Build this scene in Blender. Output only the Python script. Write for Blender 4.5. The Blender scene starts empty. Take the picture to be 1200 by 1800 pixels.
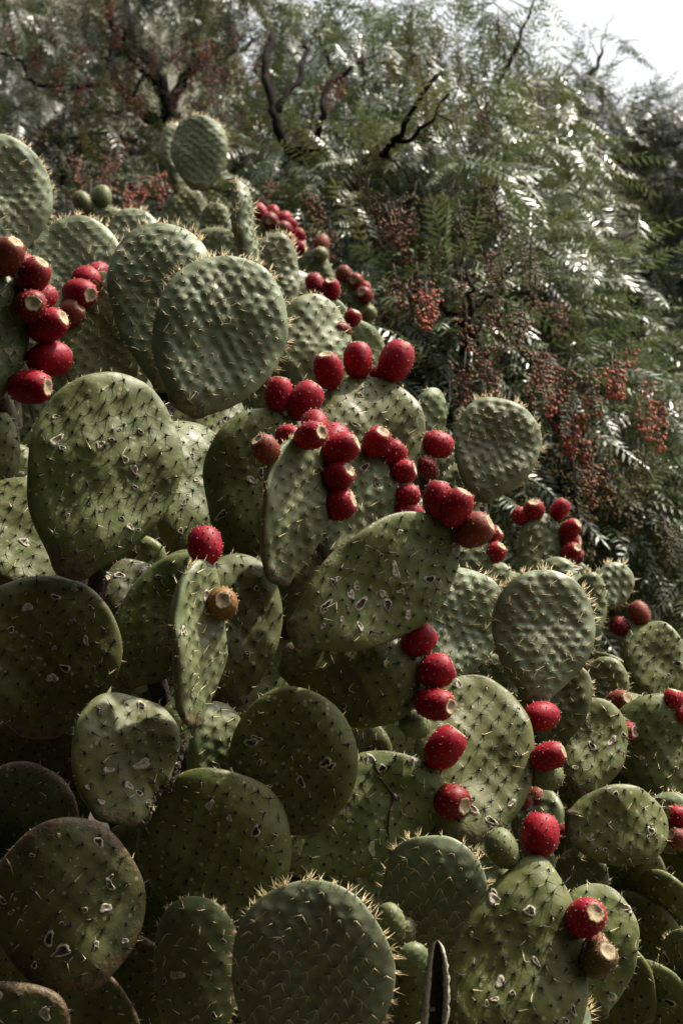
import bpy, math, random
import numpy as np
from mathutils import Matrix, Vector

# ------------------------------------------------------------------ camera, sky, sun, exposure
scn = bpy.context.scene
C = scn.collection
CAM = Vector((0.0, 0.0, 1.5)); PITCH = math.radians(4.0); FPX = 2500.0   # focal length in pixels of the 1200x1800 photograph
cd = bpy.data.cameras.new('camera'); cam = bpy.data.objects.new('camera', cd); C.objects.link(cam)
cam.location = CAM; cam.rotation_euler = (math.pi/2 + PITCH, 0, 0)
cd.sensor_fit = 'VERTICAL'; cd.sensor_height = 36.0; cd.sensor_width = 24.0; cd.lens = 50.0
cd.clip_start = 0.05; cd.clip_end = 600.0
cd.dof.use_dof = True; cd.dof.focus_distance = 2.22; cd.dof.aperture_fstop = 6.3
scn.camera = cam
SUN = Vector((0.44, 0.17, 0.80)).normalized()          # direction towards the sun
w = bpy.data.worlds.new('World'); scn.world = w; w.use_nodes = True
nt = w.node_tree; bg = nt.nodes['Background']
sky = nt.nodes.new('ShaderNodeTexSky'); sky.sky_type = 'NISHITA'; sky.sun_disc = False
sky.sun_elevation = math.asin(SUN.z); sky.sun_rotation = math.atan2(SUN.x, SUN.y)
sky.air_density = 1.6; sky.dust_density = 9.0; sky.ozone_density = 0.6
hs = nt.nodes.new('ShaderNodeHueSaturation'); hs.inputs['Saturation'].default_value = 0.22
nt.links.new(sky.outputs[0], hs.inputs['Color']); nt.links.new(hs.outputs[0], bg.inputs[0])
bg.inputs[1].default_value = 0.125
sl = bpy.data.lights.new('sun', 'SUN'); sl.energy = 4.4; sl.angle = math.radians(1.0); sl.color = (1.0, 0.93, 0.80)
so = bpy.data.objects.new('sun', sl); C.objects.link(so); so.location = (3, 1, 8)
so.rotation_euler = SUN.to_track_quat('Z', 'Y').to_euler()
scn.view_settings.view_transform = 'Standard'; scn.view_settings.look = 'None'
scn.view_settings.gamma = 1.0; scn.view_settings.use_curve_mapping = False
scn.view_settings.exposure = 1.15
scn.render.resolution_x = 682; scn.render.resolution_y = 1024

R = random.Random(7); NR = np.random.default_rng(7)
FW = Vector((0, math.cos(PITCH), math.sin(PITCH))); UP = Vector((0, -math.sin(PITCH), math.cos(PITCH))); RT = Vector((1, 0, 0))
def pt(x, y, d):                     # photograph pixel + distance along the view axis -> point
    return CAM + FW*d + RT*((x-600)/FPX*d) + UP*((900-y)/FPX*d)

# ------------------------------------------------------------------ materials
def mat(name):
    m = bpy.data.materials.new(name); m.use_nodes = True
    return m, m.node_tree, m.node_tree.nodes['Principled BSDF']
def N(nt, t, **kw):
    n = nt.nodes.new(t)
    for k, v in kw.items():
        if k in n.inputs: n.inputs[k].default_value = v
        else: setattr(n, k, v)
    return n
def ramp(nt, src, stops):
    r = nt.nodes.new('ShaderNodeValToRGB'); e = r.color_ramp.elements
    while len(e) < len(stops): e.new(0.5)
    for i, (p, c) in enumerate(stops):
        e[i].position = p; e[i].color = (c, c, c, 1) if isinstance(c, (int, float)) else (*c, 1)
    nt.links.new(src, r.inputs[0]); return r.outputs[0]
def mix(nt, f, a, b, mode='MIX'):
    m = nt.nodes.new('ShaderNodeMixRGB'); m.blend_type = mode
    for s, v in ((m.inputs[0], f), (m.inputs[1], a), (m.inputs[2], b)):
        if isinstance(v, (int, float)): s.default_value = v
        elif isinstance(v, tuple): s.default_value = (*v, 1)
        else: nt.links.new(v, s)
    return m.outputs[0]
def math_(nt, op, a, b=None):
    m = nt.nodes.new('ShaderNodeMath'); m.operation = op
    for s, v in zip(m.inputs, (a, b)):
        if v is None: continue
        if isinstance(v, (int, float)): s.default_value = v
        else: nt.links.new(v, s)
    return m.outputs[0]
def coords(nt, scale=1.0):
    tc = nt.nodes.new('ShaderNodeTexCoord'); oi = nt.nodes.new('ShaderNodeObjectInfo')
    va = nt.nodes.new('ShaderNodeVectorMath'); va.operation = 'ADD'
    mu = nt.nodes.new('ShaderNodeVectorMath'); mu.operation = 'SCALE'; mu.inputs[3].default_value = 17.0
    cb = nt.nodes.new('ShaderNodeCombineXYZ')
    for i in range(3): nt.links.new(oi.outputs['Random'], cb.inputs[i])
    nt.links.new(cb.outputs[0], mu.inputs[0]); nt.links.new(tc.outputs['Object'], va.inputs[0]); nt.links.new(mu.outputs[0], va.inputs[1])
    return va.outputs[0], oi.outputs['Random']
def noise(nt, co, scale, detail=3.0, rough=0.55):
    n = N(nt, 'ShaderNodeTexNoise', Scale=scale, Detail=detail, Roughness=rough); nt.links.new(co, n.inputs['Vector']); return n.outputs[0]
def vor(nt, co, scale, rnd=1.0):
    n = N(nt, 'ShaderNodeTexVoronoi', Scale=scale, Randomness=rnd); nt.links.new(co, n.inputs['Vector']); return n
def attr(nt, nm):
    a = nt.nodes.new('ShaderNodeAttribute'); a.attribute_name = nm; return a.outputs['Fac']

def pad_material(name, ca, cb, pale, cork, corkamt, speck, bloom):
    m, nt, b = mat(name); L = nt.links
    co, rnd = coords(nt)
    base = mix(nt, ramp(nt, noise(nt, co, 9, 4), [(0.35, 0), (0.68, 1)]), ca, cb)
    # per pad shift
    hsv = N(nt, 'ShaderNodeHueSaturation'); L.new(base, hsv.inputs['Color'])
    L.new(math_(nt, 'ADD', math_(nt, 'MULTIPLY', rnd, 0.035), 0.4825), hsv.inputs['Hue'])
    L.new(math_(nt, 'ADD', math_(nt, 'MULTIPLY', rnd, 0.35), 0.82), hsv.inputs['Value'])
    col = hsv.outputs[0]
    # mottling
    col = mix(nt, ramp(nt, noise(nt, co, 55, 3), [(0.45, 0), (0.75, 0.45)]), col, pale, 'MIX')
    # pale specks scattered over the skin
    if speck:
        v = vor(nt, co, 75); keep = ramp(nt, noise(nt, co, 7, 2), [(0.42, 0), (0.56, 1)])
        f = mix(nt, 1.0, ramp(nt, v.outputs['Distance'], [(0.16, 1), (0.26, 0)]), keep, 'MULTIPLY')
        f = mix(nt, 1.0, f, ramp(nt, v.outputs['Color'], [(0.45, 0), (0.5, speck)]), 'MULTIPLY')
        col = mix(nt, f, col, (0.24, 0.23, 0.13))
        v2 = vor(nt, co, 190)
        f2 = mix(nt, 1.0, ramp(nt, v2.outputs['Distance'], [(0.12, 1), (0.2, 0)]), ramp(nt, v2.outputs['Color'], [(0.7, 0), (0.74, 0.8)]), 'MULTIPLY')
        col = mix(nt, f2, col, (0.018, 0.017, 0.010))
        v3 = vor(nt, co, 120)
        f3 = mix(nt, 1.0, ramp(nt, v3.outputs['Distance'], [(0.14, 1), (0.22, 0)]), ramp(nt, v3.outputs['Color'], [(0.62, 0), (0.66, 0.7)]), 'MULTIPLY')
        col = mix(nt, f3, col, (0.19, 0.185, 0.115))
    # waxy bloom
    col = mix(nt, math_(nt, 'MULTIPLY', ramp(nt, noise(nt, co, 22, 5, 0.65), [(0.3, 0), (0.7, 1)]), bloom), col, (0.15, 0.165, 0.115))
    # corky rim and neck
    e = attr(nt, 'edge'); al = attr(nt, 'along')
    ef = math_(nt, 'ADD', e, math_(nt, 'MULTIPLY', math_(nt, 'SUBTRACT', noise(nt, co, 11, 5, 0.7), 0.55), 0.7))
    ef = ramp(nt, ef, [(1.0-0.10*corkamt, 0), (1.04-0.05*corkamt, 1)])
    af = math_(nt, 'ADD', al, math_(nt, 'MULTIPLY', math_(nt, 'SUBTRACT', noise(nt, co, 20, 5, 0.7), 0.5), 0.2))
    af = ramp(nt, af, [(0.035, 1), (0.12, 0)])
    cf = math_(nt, 'MULTIPLY', math_(nt, 'MAXIMUM', math_(nt, 'MULTIPLY', ef, min(1, corkamt)), af), 0.9)
    ck = mix(nt, ramp(nt, noise(nt, co, 110, 3), [(0.35, 0), (0.7, 1)]), cork, tuple(0.28*c for c in cork))
    col = mix(nt, cf, col, ck)
    L.new(col, b.inputs['Base Color'])
    rg = ramp(nt, noise(nt, co, 30, 3), [(0.3, 0.42), (0.7, 0.62)]); L.new(rg, b.inputs['Roughness'])
    b.inputs['Specular IOR Level'].default_value = 0.22
    bp = N(nt, 'ShaderNodeBump', Strength=0.4, Distance=0.0025)
    h = math_(nt, 'ADD', noise(nt, co, 60, 4, 0.6), math_(nt, 'MULTIPLY', cf, math_(nt, 'MULTIPLY', noise(nt, co, 130, 3), 3.0)))
    L.new(h, bp.inputs['Height']); L.new(bp.outputs[0], b.inputs['Normal'])
    return m
M = {}
M['young'] = pad_material('young_pad_skin', (0.104, 0.122, 0.064), (0.126, 0.142, 0.078), (0.142, 0.154, 0.088), (0.15, 0.12, 0.06), 0.10, 0.0, 0.18)
M['mid'] = pad_material('grown_pad_skin', (0.072, 0.086, 0.033), (0.096, 0.108, 0.044), (0.116, 0.125, 0.056), (0.12, 0.09, 0.05), 0.30, 0.55, 0.08)
M['old'] = pad_material('old_pad_skin', (0.062, 0.072, 0.019), (0.092, 0.101, 0.028), (0.114, 0.117, 0.040), (0.11, 0.08, 0.045), 0.55, 0.9, 0.01)
M['worn'] = pad_material('worn_pad_skin', (0.040, 0.048, 0.013), (0.062, 0.068, 0.019), (0.088, 0.082, 0.032), (0.10, 0.062, 0.030), 2.0, 1.0, 0.02)

def simple(name, col, rough=0.6, var=0.0, scale=60, bump=0.0, spec=0.3, trans=0.0, sss=0.0, col2=None):
    m, nt, b = mat(name); L = nt.links
    co, rnd = coords(nt)
    c2 = col2 or tuple(v*(1-var) for v in col)
    c = mix(nt, ramp(nt, noise(nt, co, scale, 4, 0.6), [(0.35, 0), (0.68, 1)]), col, c2)
    L.new(c, b.inputs['Base Color']); b.inputs['Roughness'].default_value = rough; b.inputs['Specular IOR Level'].default_value = spec
    if sss:
        b.inputs['Subsurface Weight'].default_value = sss; b.inputs['Subsurface Radius'].default_value = (0.012, 0.002, 0.002); b.inputs['Subsurface Scale'].default_value = 0.6
    if bump:
        bp = N(nt, 'ShaderNodeBump', Strength=0.8, Distance=bump); L.new(noise(nt, co, scale*1.7, 4, 0.65), bp.inputs['Height']); L.new(bp.outputs[0], b.inputs['Normal'])
    return m
M['spine_pale'] = simple('ivory_spine', (0.52, 0.45, 0.29), 0.5, col2=(0.40, 0.31, 0.16), scale=25)
M['spine_gold'] = simple('golden_rim_spine', (0.46, 0.37, 0.20), 0.5, col2=(0.36, 0.25, 0.11), scale=25)
M['spine_dark'] = simple('dark_spine_and_shadow', (0.014, 0.012, 0.010), 0.6, col2=(0.05, 0.042, 0.034), scale=35)  # dark spines, their strokes also standing in for spine shadow streaks
M['areole'] = simple('dark_areole_felt', (0.010, 0.008, 0.006), 0.9)
M['areole_y'] = simple('brown_areole_felt', (0.06, 0.046, 0.026), 0.9)
M['scab'] = simple('pale_scab', (0.42, 0.38, 0.30), 0.85, col2=(0.18, 0.145, 0.10), scale=160, bump=0.002)
M['scab_dark'] = simple('dark_scab', (0.012, 0.009, 0.007), 0.9, col2=(0.05, 0.035, 0.022), scale=190, bump=0.002)
M['cork'] = simple('corky_stem_bark', (0.060, 0.045, 0.029), 0.9, col2=(0.018, 0.013, 0.009), scale=40, bump=0.006)
M['fruit_red'] = simple('crimson_fruit_skin', (0.235, 0.004, 0.013), 0.52, col2=(0.150, 0.002, 0.008), scale=28, spec=0.14, sss=0.12, bump=0.0012)
M['fruit_dark'] = simple('dark_red_fruit_skin', (0.15, 0.008, 0.009), 0.5, col2=(0.10, 0.005, 0.006), scale=28, spec=0.14, sss=0.1, bump=0.0012)
M['fruit_brown'] = simple('rusty_fruit_skin', (0.145, 0.036, 0.018), 0.55, col2=(0.12, 0.018, 0.012), scale=22, spec=0.14, sss=0.08, bump=0.0012)
M['fruit_tan'] = simple('tan_fruit_skin', (0.16, 0.085, 0.027), 0.5, col2=(0.13, 0.055, 0.017), scale=22, spec=0.14, sss=0.06, bump=0.0012)
M['fruit_green'] = simple('green_fruit_skin', (0.088, 0.108, 0.042), 0.5, col2=(0.112, 0.118, 0.052), scale=25, spec=0.14, sss=0.05, bump=0.0012)
M['fruit_olive'] = simple('olive_fruit_skin', (0.07, 0.060, 0.021), 0.5, col2=(0.10, 0.045, 0.017), scale=22, spec=0.14, sss=0.05, bump=0.0012)
M['fruit_scar'] = simple('fruit_top_scar', (0.36, 0.29, 0.18), 0.85, col2=(0.15, 0.095, 0.048), scale=90, bump=0.002)
M['glochid'] = simple('glochid_hair', (0.45, 0.33, 0.22), 0.5, col2=(0.34, 0.22, 0.13))
M['bark'] = simple('pepper_tree_bark', (0.014, 0.010, 0.008), 0.95, col2=(0.006, 0.005, 0.004), scale=14, bump=0.012, spec=0.05)
M['bark_pale'] = simple('pale_twig_bark', (0.065, 0.05, 0.038), 0.85, col2=(0.025, 0.018, 0.014), scale=20, bump=0.004)
M['dry'] = simple('dry_stem', (0.085, 0.055, 0.035), 0.8, col2=(0.03, 0.02, 0.013), scale=60)
M['berry_red'] = simple('red_berry', (0.36, 0.070, 0.040), 0.5, col2=(0.27, 0.085, 0.040), scale=30)
M['berry_rust'] = simple('rusty_berry', (0.215, 0.080, 0.040), 0.6, col2=(0.14, 0.065, 0.032), scale=30)
M['berry_olive'] = simple('olive_flower', (0.13, 0.108, 0.034), 0.6, col2=(0.095, 0.07, 0.022), scale=30)

def leaf_material(name, c0, c1, c2, rough=0.34):
    m, nt, b = mat(name); L = nt.links
    t = attr(nt, 'tint'); oi = nt.nodes.new('ShaderNodeObjectInfo')
    t = math_(nt, 'FRACT', math_(nt, 'ADD', t, oi.outputs['Random']))
    col = ramp(nt, t, [(0.0, c0), (0.55, c1), (1.0, c2)])
    L.new(col, b.inputs['Base Color']); b.inputs['Roughness'].default_value = rough; b.inputs['Specular IOR Level'].default_value = 0.7
    tr = N(nt, 'ShaderNodeBsdfTranslucent'); L.new(mix(nt, 1.0, col, (1.15, 1.15, 0.8), 'MULTIPLY'), tr.inputs[0])
    ms = N(nt, 'ShaderNodeMixShader'); ms.inputs[0].default_value = 0.16
    L.new(b.outputs[0], ms.inputs[1]); L.new(tr.outputs[0], ms.inputs[2]); L.new(ms.outputs[0], nt.nodes['Material Output'].inputs[0])
    return m
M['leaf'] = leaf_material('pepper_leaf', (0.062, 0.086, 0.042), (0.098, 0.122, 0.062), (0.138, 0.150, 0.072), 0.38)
M['leaf_dark'] = leaf_material('shaded_tree_leaf', (0.032, 0.044, 0.020), (0.050, 0.062, 0.028), (0.076, 0.080, 0.034), 0.42)  # darker olive leaf, its colour lowered further in place of shade
M['leaf_far'] = leaf_material('darkened_far_leaf', (0.020, 0.026, 0.013), (0.030, 0.036, 0.018), (0.044, 0.046, 0.022), 0.5)  # darkened so the colour itself carries the shade of the leaf hollows

def ground_material(name, a, b_, c, scale):
    m, nt, b = mat(name); L = nt.links
    tc = nt.nodes.new('ShaderNodeTexCoord'); co = tc.outputs['Object']
    col = mix(nt, ramp(nt, noise(nt, co, scale, 6, 0.65), [(0.36, 0), (0.64, 1)]), a, b_)
    col = mix(nt, ramp(nt, noise(nt, co, scale*5, 4, 0.7), [(0.5, 0), (0.72, 0.8)]), col, c)
    L.new(col, b.inputs['Base Color']); b.inputs['Roughness'].default_value = 0.95
    bp = N(nt, 'ShaderNodeBump', Strength=1.0, Distance=0.05); L.new(noise(nt, co, scale*6, 6, 0.7), bp.inputs['Height']); L.new(bp.outputs[0], b.inputs['Normal'])
    return m
M['ground'] = ground_material('dry_hillside_soil', (0.044, 0.038, 0.022), (0.070, 0.064, 0.035), (0.026, 0.029, 0.014), 0.7)

# ------------------------------------------------------------------ mesh helpers
def mesh_obj(name, V, F, mats, parent=None, mtx=None, smooth=True, fmat=None, link=True):
    V = np.asarray(V, dtype=np.float64); me = bpy.data.meshes.new(name)
    me.from_pydata(V.tolist(), [], F if isinstance(F, list) else F.tolist())
    for m in (mats if isinstance(mats, (list, tuple)) else [mats]): me.materials.append(m)
    if fmat is not None: me.polygons.foreach_set('material_index', np.asarray(fmat, dtype=np.int32))
    if smooth: me.polygons.foreach_set('use_smooth', np.ones(len(me.polygons), dtype=bool))
    me.update()
    if not link: return me
    return add(name, me, parent, mtx)
def add(name, me, parent=None, mtx=None):
    o = bpy.data.objects.new(name, me); C.objects.link(o)
    if parent is not None: o.parent = parent
    if mtx is not None: o.matrix_basis = mtx
    return o
def fast_mesh(name, V, Q, mats, fmat=None, smooth=False, tint=None):
    """Q: (n,k) array of faces of one size"""
    me = bpy.data.meshes.new(name); n, k = Q.shape
    me.vertices.add(len(V)); me.vertices.foreach_set('co', np.ascontiguousarray(V, dtype=np.float32).ravel())
    me.loops.add(n*k); me.loops.foreach_set('vertex_index', np.ascontiguousarray(Q, dtype=np.int32).ravel())
    me.polygons.add(n); me.polygons.foreach_set('loop_start', np.arange(0, n*k, k, dtype=np.int32))
    for m in (mats if isinstance(mats, (list, tuple)) else [mats]): me.materials.append(m)
    if fmat is not None: me.polygons.foreach_set('material_index', np.asarray(fmat, dtype=np.int32))
    if smooth: me.polygons.foreach_set('use_smooth', np.ones(n, dtype=bool))
    if tint is not None:
        a = me.attributes.new('tint', 'FLOAT', 'POINT'); a.data.foreach_set('value', np.asarray(tint, dtype=np.float32))
    me.update(calc_edges=True); return me
def thing(name, loc, label, cat, group=None):
    o = bpy.data.objects.new(name, None); C.objects.link(o); o.location = loc; o.empty_display_size = 0.1
    o['label'] = label; o['category'] = cat
    if group: o['group'] = group
    return o
def rel(root, mtx): return Matrix.Translation(-root.location) @ mtx
def unit(v): return v/np.maximum(1e-9, np.linalg.norm(v, axis=-1, keepdims=True))
def spikes(P, D, Ln, rad):
    """thin three-sided spines"""
    n = len(P); D = unit(D); a = unit(np.cross(D, unit(NR.normal(size=(n, 3))))); b = np.cross(D, a)
    V = np.empty((n, 4, 3))
    for k in range(3):
        c, s = math.cos(k*2.094), math.sin(k*2.094)
        V[:, k] = P + (a*c + b*s)*rad[:, None]
    V[:, 3] = P + D*Ln[:, None]
    i = np.arange(n)[:, None]*4
    F = np.concatenate([i + np.array([[0, 1, 3]]), i + np.array([[1, 2, 3]]), i + np.array([[2, 0, 3]])])
    return V.reshape(-1, 3), F
def tube(path, radii, seg=8, wob=0.0, seed=0):
    rr = random.Random(seed); P = [Vector(p) for p in path]; V = []; F = []
    for i, p in enumerate(P):
        d = (P[min(i+1, len(P)-1)] - P[max(i-1, 0)]).normalized()
        a = d.cross(Vector((0.31, 0.9, 0.2))).normalized(); b = d.cross(a)
        for k in range(seg):
            t = k*2*math.pi/seg; r = radii[i]*(1 + wob*rr.uniform(-1, 1))
            V.append(tuple(p + a*math.cos(t)*r + b*math.sin(t)*r))
    for i in range(len(P)-1):
        for k in range(seg):
            F.append([i*seg+k, i*seg+(k+1) % seg, (i+1)*seg+(k+1) % seg, (i+1)*seg+k])
    F.append(list(range(seg))[::-1]); F.append([(len(P)-1)*seg+k for k in range(seg)])
    return V, F
def join(parts):
    V = []; F = []
    for v, f in parts:
        o = len(V); V += list(v); F += [[i+o for i in q] for q in f]
    return V, F
def smooth_path(pts, n=5, wob=0.0, seed=0):
    rr = random.Random(seed); P = [Vector(p) for p in pts]; out = []
    for i in range(len(P)-1):
        p0, p1, p2, p3 = P[max(i-1, 0)], P[i], P[i+1], P[min(i+2, len(P)-1)]
        for k in range(n):
            t = k/n
            q = 0.5*((2*p1) + (p2-p0)*t + (2*p0-5*p1+4*p2-p3)*t*t + (3*p1-p0-3*p2+p3)*t**3)
            if wob and not (i == 0 and k == 0): q = q + Vector((rr.uniform(-wob, wob), rr.uniform(-wob, wob), rr.uniform(-wob, wob)))
            out.append(q)
    out.append(P[-1]); return out

# ------------------------------------------------------------------ ground: a hillside climbing to the back left
def gz(x, y):
    t = np.clip((np.asarray(y, dtype=float) - 7.0)/26.0, 0, 1); t = t*t*(3-2*t)
    s = 1/(1+np.exp((np.asarray(x, dtype=float) - 0.01*np.asarray(y) + 2.1)/1.7))
    far = np.clip((np.asarray(y)-33)/60, 0, 1)
    return 25.0*t*s*(1-0.3*far) + 0.05*np.sin(x*1.3+0.4)*np.cos(y*1.1)
gx = np.concatenate([np.linspace(-260, -24, 14), np.linspace(-22, 22, 90), np.linspace(24, 260, 14)])
gy = np.concatenate([np.linspace(-60, -4, 10), np.linspace(-3, 45, 110), np.linspace(48, 420, 24)])
X, Y = np.meshgrid(gx, gy); Z = gz(X, Y)
V = np.stack([X, Y, Z], -1).reshape(-1, 3); nx, ny = len(gx), len(gy)
ii = (np.arange(ny-1)[:, None]*nx + np.arange(nx-1)[None]).ravel()
me = fast_mesh('ground', V, np.stack([ii, ii+1, ii+nx+1, ii+nx], 1), M['ground'], smooth=True)
g = add('ground', me); g['kind'] = 'structure'

# ------------------------------------------------------------------ prickly pear pads
PL = {}
def plant(key, px, d, label):
    p = pt(px, 900, d); z = float(gz(p.x, p.y))
    PL[key] = dict(root=thing('prickly_pear_cactus', (p.x, p.y, z), label, 'cactus', 'prickly pear plants in the thicket'), pads=[], trunk=None)
PADS = {}
def outline(L, W, p, q, rr, n, wobble):
    k = n//2
    t = (1-np.cos(np.linspace(0, math.pi, k+1)))/2
    f = lambda a: (a**p)*((1-a)**q)
    fm = f(p/(p+q))
    h = W*f(t)/fm + 0.013*np.exp(-(t/0.045)**2)
    right = np.stack([h, t*L], 1); left = np.stack([-h[::-1], t[::-1]*L], 1)
    O = np.concatenate([right[:-1], left[:-1]]) if False else np.concatenate([right, left[1:-1] if h[0] < 1e-6 else left[1:]])
    c = np.array([0, 0.54*L]); d = O-c; th = np.arctan2(d[:, 1], d[:, 0])
    s = np.ones(len(O))
    for kk in (2, 3, 4, 5, 7): s += wobble/kk**0.5*rr.uniform(-1, 1)*np.sin(kk*th + rr.uniform(0, 6.28))
    damp = np.clip(O[:, 1]/(0.25*L), 0, 1)
    return c + d*(1 + (s-1)*damp)[:, None], c

def pad(key, pl, b, t, wpx, depth, kind='old', tilt=15, yaw=0, p=0.66, q=0.47, thick=0.0145, scars=None, res=1.0, roll=0,
        bend=None, cross=None, seed=None, cut=None, spn=1.0):
    """b, t: pixels of the neck and of the tip; wpx apparent width; tilt: degrees the tip leans away; yaw: face turned (+ = towards the right)"""
    seed = seed if seed is not None else sum(ord(ch)*(i+3) for i, ch in enumerate(key)); rr = random.Random(seed)
    lpx = math.hypot(t[0]-b[0], t[1]-b[1]); mpp = depth/FPX
    vert = (b[1]-t[1])/lpx
    dz = lpx*mpp*math.tan(math.radians(tilt))/2
    B = pt(b[0], b[1], depth-dz); T = pt(t[0], t[1], depth+dz)
    u = (T-B); L = u.length; u.normalize()
    v = ((B+T)/2-CAM).normalized(); s = v.cross(u).normalized()
    if s.dot(RT*vert + UP*0.0 + Vector((0, 0, 0))) < 0 and vert > 0.3: s = -s
    n = s.cross(u).normalized()           # +Y of the local frame, must point away from the camera
    if n.dot(v) < 0: s = -s; n = s.cross(u)
    n = (u.cross(s)) if (u.cross(s)).dot(v) > 0 else n
    # right-handed frame X=s, Y=n, Z=u with Y away from the viewer
    s = n.cross(u).normalized()
    Mx = Matrix((s, n, u)).transposed().to_4x4()
    Mx = Mx @ Matrix.Rotation(math.radians(yaw), 4, 'Z'); Mx.translation = B
    W = wpx*mpp/2/max(0.28, math.cos(math.radians(yaw)))
    kr = 1.4 if kind in ('young', 'mid') else 1.1
    nseg = int(88*res*kr)//2*2; nring = int(18*res*kr)
    O, c = outline(L, W, p, q, rr, nseg, 0.030 if kind != 'worn' else 0.045)
    if cut is not None:                    # a bite out of the rim
        for (cx, cz, cr) in cut:
            P0 = np.array([cx*W, cz*L]); d = np.linalg.norm(O-P0, axis=1); m_ = d < cr*W
            dirc = unit(c-O)
            O[m_] += dirc[m_]*((cr*W-d[m_])*(0.9+0.25*NR.uniform(-1, 1, m_.sum())))[:, None]
    n_o = len(O)
    th_o = np.unwrap(np.arctan2(O[:, 1]-c[1], O[:, 0])); r_o = np.linalg.norm(O-c, axis=1)
    T_h = thick*(0.85+0.3*rr.random())*(1.0 if kind in ('young', 'mid') else 1.12)
    k1 = rr.uniform(-0.16, 0.16) if bend is None else bend
    k2 = rr.uniform(-0.20, 0.20) if cross is None else cross
    tw = rr.uniform(-0.25, 0.25)
    ph = [rr.uniform(0, 6.28) for _ in range(6)]
    def off(x, z):
        a = z/L-0.5; xx = x/max(W, 1e-4)
        return k1*L*(a*a-0.08) + k2*W*(xx*xx-0.3) + tw*W*0.5*xx*a + 0.0035*np.sin(x*38+ph[0]+z*12) + 0.003*np.sin(z*45+ph[1]-x*15) + 0.0015*np.sin(x*95+ph[2])*np.sin(z*88+ph[3])
    # areole lattice
    sp = {'young': 0.0235, 'mid': 0.026, 'old': 0.0262, 'worn': 0.028}[kind]*(0.92+0.16*rr.random())
    pts = []
    rot = rr.uniform(-0.25, 0.25)
    for i in range(-16, 17):
        for j in range(-30, 31):
            x = (i + 0.5*(j & 1))*sp; z = j*sp*0.62
            x, z = x*math.cos(rot)-z*math.sin(rot), x*math.sin(rot)+z*math.cos(rot)
            pts.append((x + rr.gauss(0, 0.0016), z + 0.55*L + rr.gauss(0, 0.0016)))
    A = np.array(pts); d = A-c; r = np.linalg.norm(d, axis=1); th = np.arctan2(d[:, 1], d[:, 0])
    ro = np.interp(np.mod(th-th_o[0], 2*math.pi), np.mod(th_o-th_o[0], 2*math.pi) if False else (th_o-th_o[0])*(1 if th_o[-1] > th_o[0] else -1), r_o) if th_o[-1] > th_o[0] else np.interp(np.mod(th_o[0]-th, 2*math.pi), th_o[0]-th_o, r_o)
    kk = (r/ro < 0.94) & (A[:, 1] > 0.06*L); A = A[kk]; ra = (r/ro)[kk]
    prof = lambda r_: np.sqrt(np.maximum(0, 1-np.minimum(r_, 1)**4.5))
    bump_h = {'young': 0.0042, 'mid': 0.0027, 'old': 0.0016, 'worn': 0.0012}[kind]
    def bumps(P2):
        dx = P2[:, None, 0]-A[None, :, 0]; dz_ = P2[:, None, 1]-A[None, :, 1]-0.001
        return bump_h*np.exp(-(dx*dx/(2*0.0062**2) + dz_*dz_/(2*0.0044**2))).sum(1)
    def build_side(nr, front):
        rs = 1-(1-np.linspace(0, 1, nr+1)[1:])**1.5
        P2 = np.concatenate([c[None]] + [c + (O-c)*r_ for r_ in rs]); rv = np.concatenate([[0]] + [np.full(n_o, r_) for r_ in rs])
        h = T_h*prof(rv)
        if len(A): h = h + bumps(P2)*(1-rv**8)
        h[-n_o:] = 0
        return P2, rv, h
    Pf, rf, hf = build_side(nring, True); Pb, rb, hb = build_side(max(6, nring//2), False)
    Vf = np.stack([Pf[:, 0], -hf + off(Pf[:, 0], Pf[:, 1]), Pf[:, 1]], 1)
    Vb = np.stack([Pb[:, 0], hb + off(Pb[:, 0], Pb[:, 1]), Pb[:, 1]], 1)[:-n_o]
    F = []; nf = len(Vf); nrb = max(6, nring//2)
    ccw = th_o[-1] > th_o[0]
    def faces(nr, idx, flip):
        for k in range(n_o):
            k1_ = (k+1) % n_o
            q_ = [idx(0, 0), idx(1, k), idx(1, k1_)]; F.append(q_[::-1] if flip else q_)
            for r_ in range(1, nr):
                q_ = [idx(r_, k), idx(r_+1, k), idx(r_+1, k1_), idx(r_, k1_)]; F.append(q_[::-1] if flip else q_)
    faces(nring, lambda r_, k: 0 if r_ == 0 else 1+(r_-1)*n_o+k, not ccw)
    def ib(r_, k):
        if r_ == nrb: return 1+(nring-1)*n_o+k
        return nf + (0 if r_ == 0 else 1+(r_-1)*n_o+k)
    faces(nrb, ib, ccw)
    V = np.concatenate([Vf, Vb]); rv = np.concatenate([rf, rb[:-n_o]])
    root = PL[pl]['root']
    me = mesh_obj('pad', V, F, M[kind], link=False)
    a1 = me.attributes.new('edge', 'FLOAT', 'POINT'); a1.data.foreach_set('value', rv.astype(np.float32))
    a2 = me.attributes.new('along', 'FLOAT', 'POINT'); a2.data.foreach_set('value', (V[:, 2]/L).astype(np.float32))
    po = add('pad', me, root, rel(root, Mx))
    # spines: front, back and rim
    SP = []; SD = []; SL = []; SR = []; SM = []
    AP = []; AD = []
    young = kind in ('young', 'mid')
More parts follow.
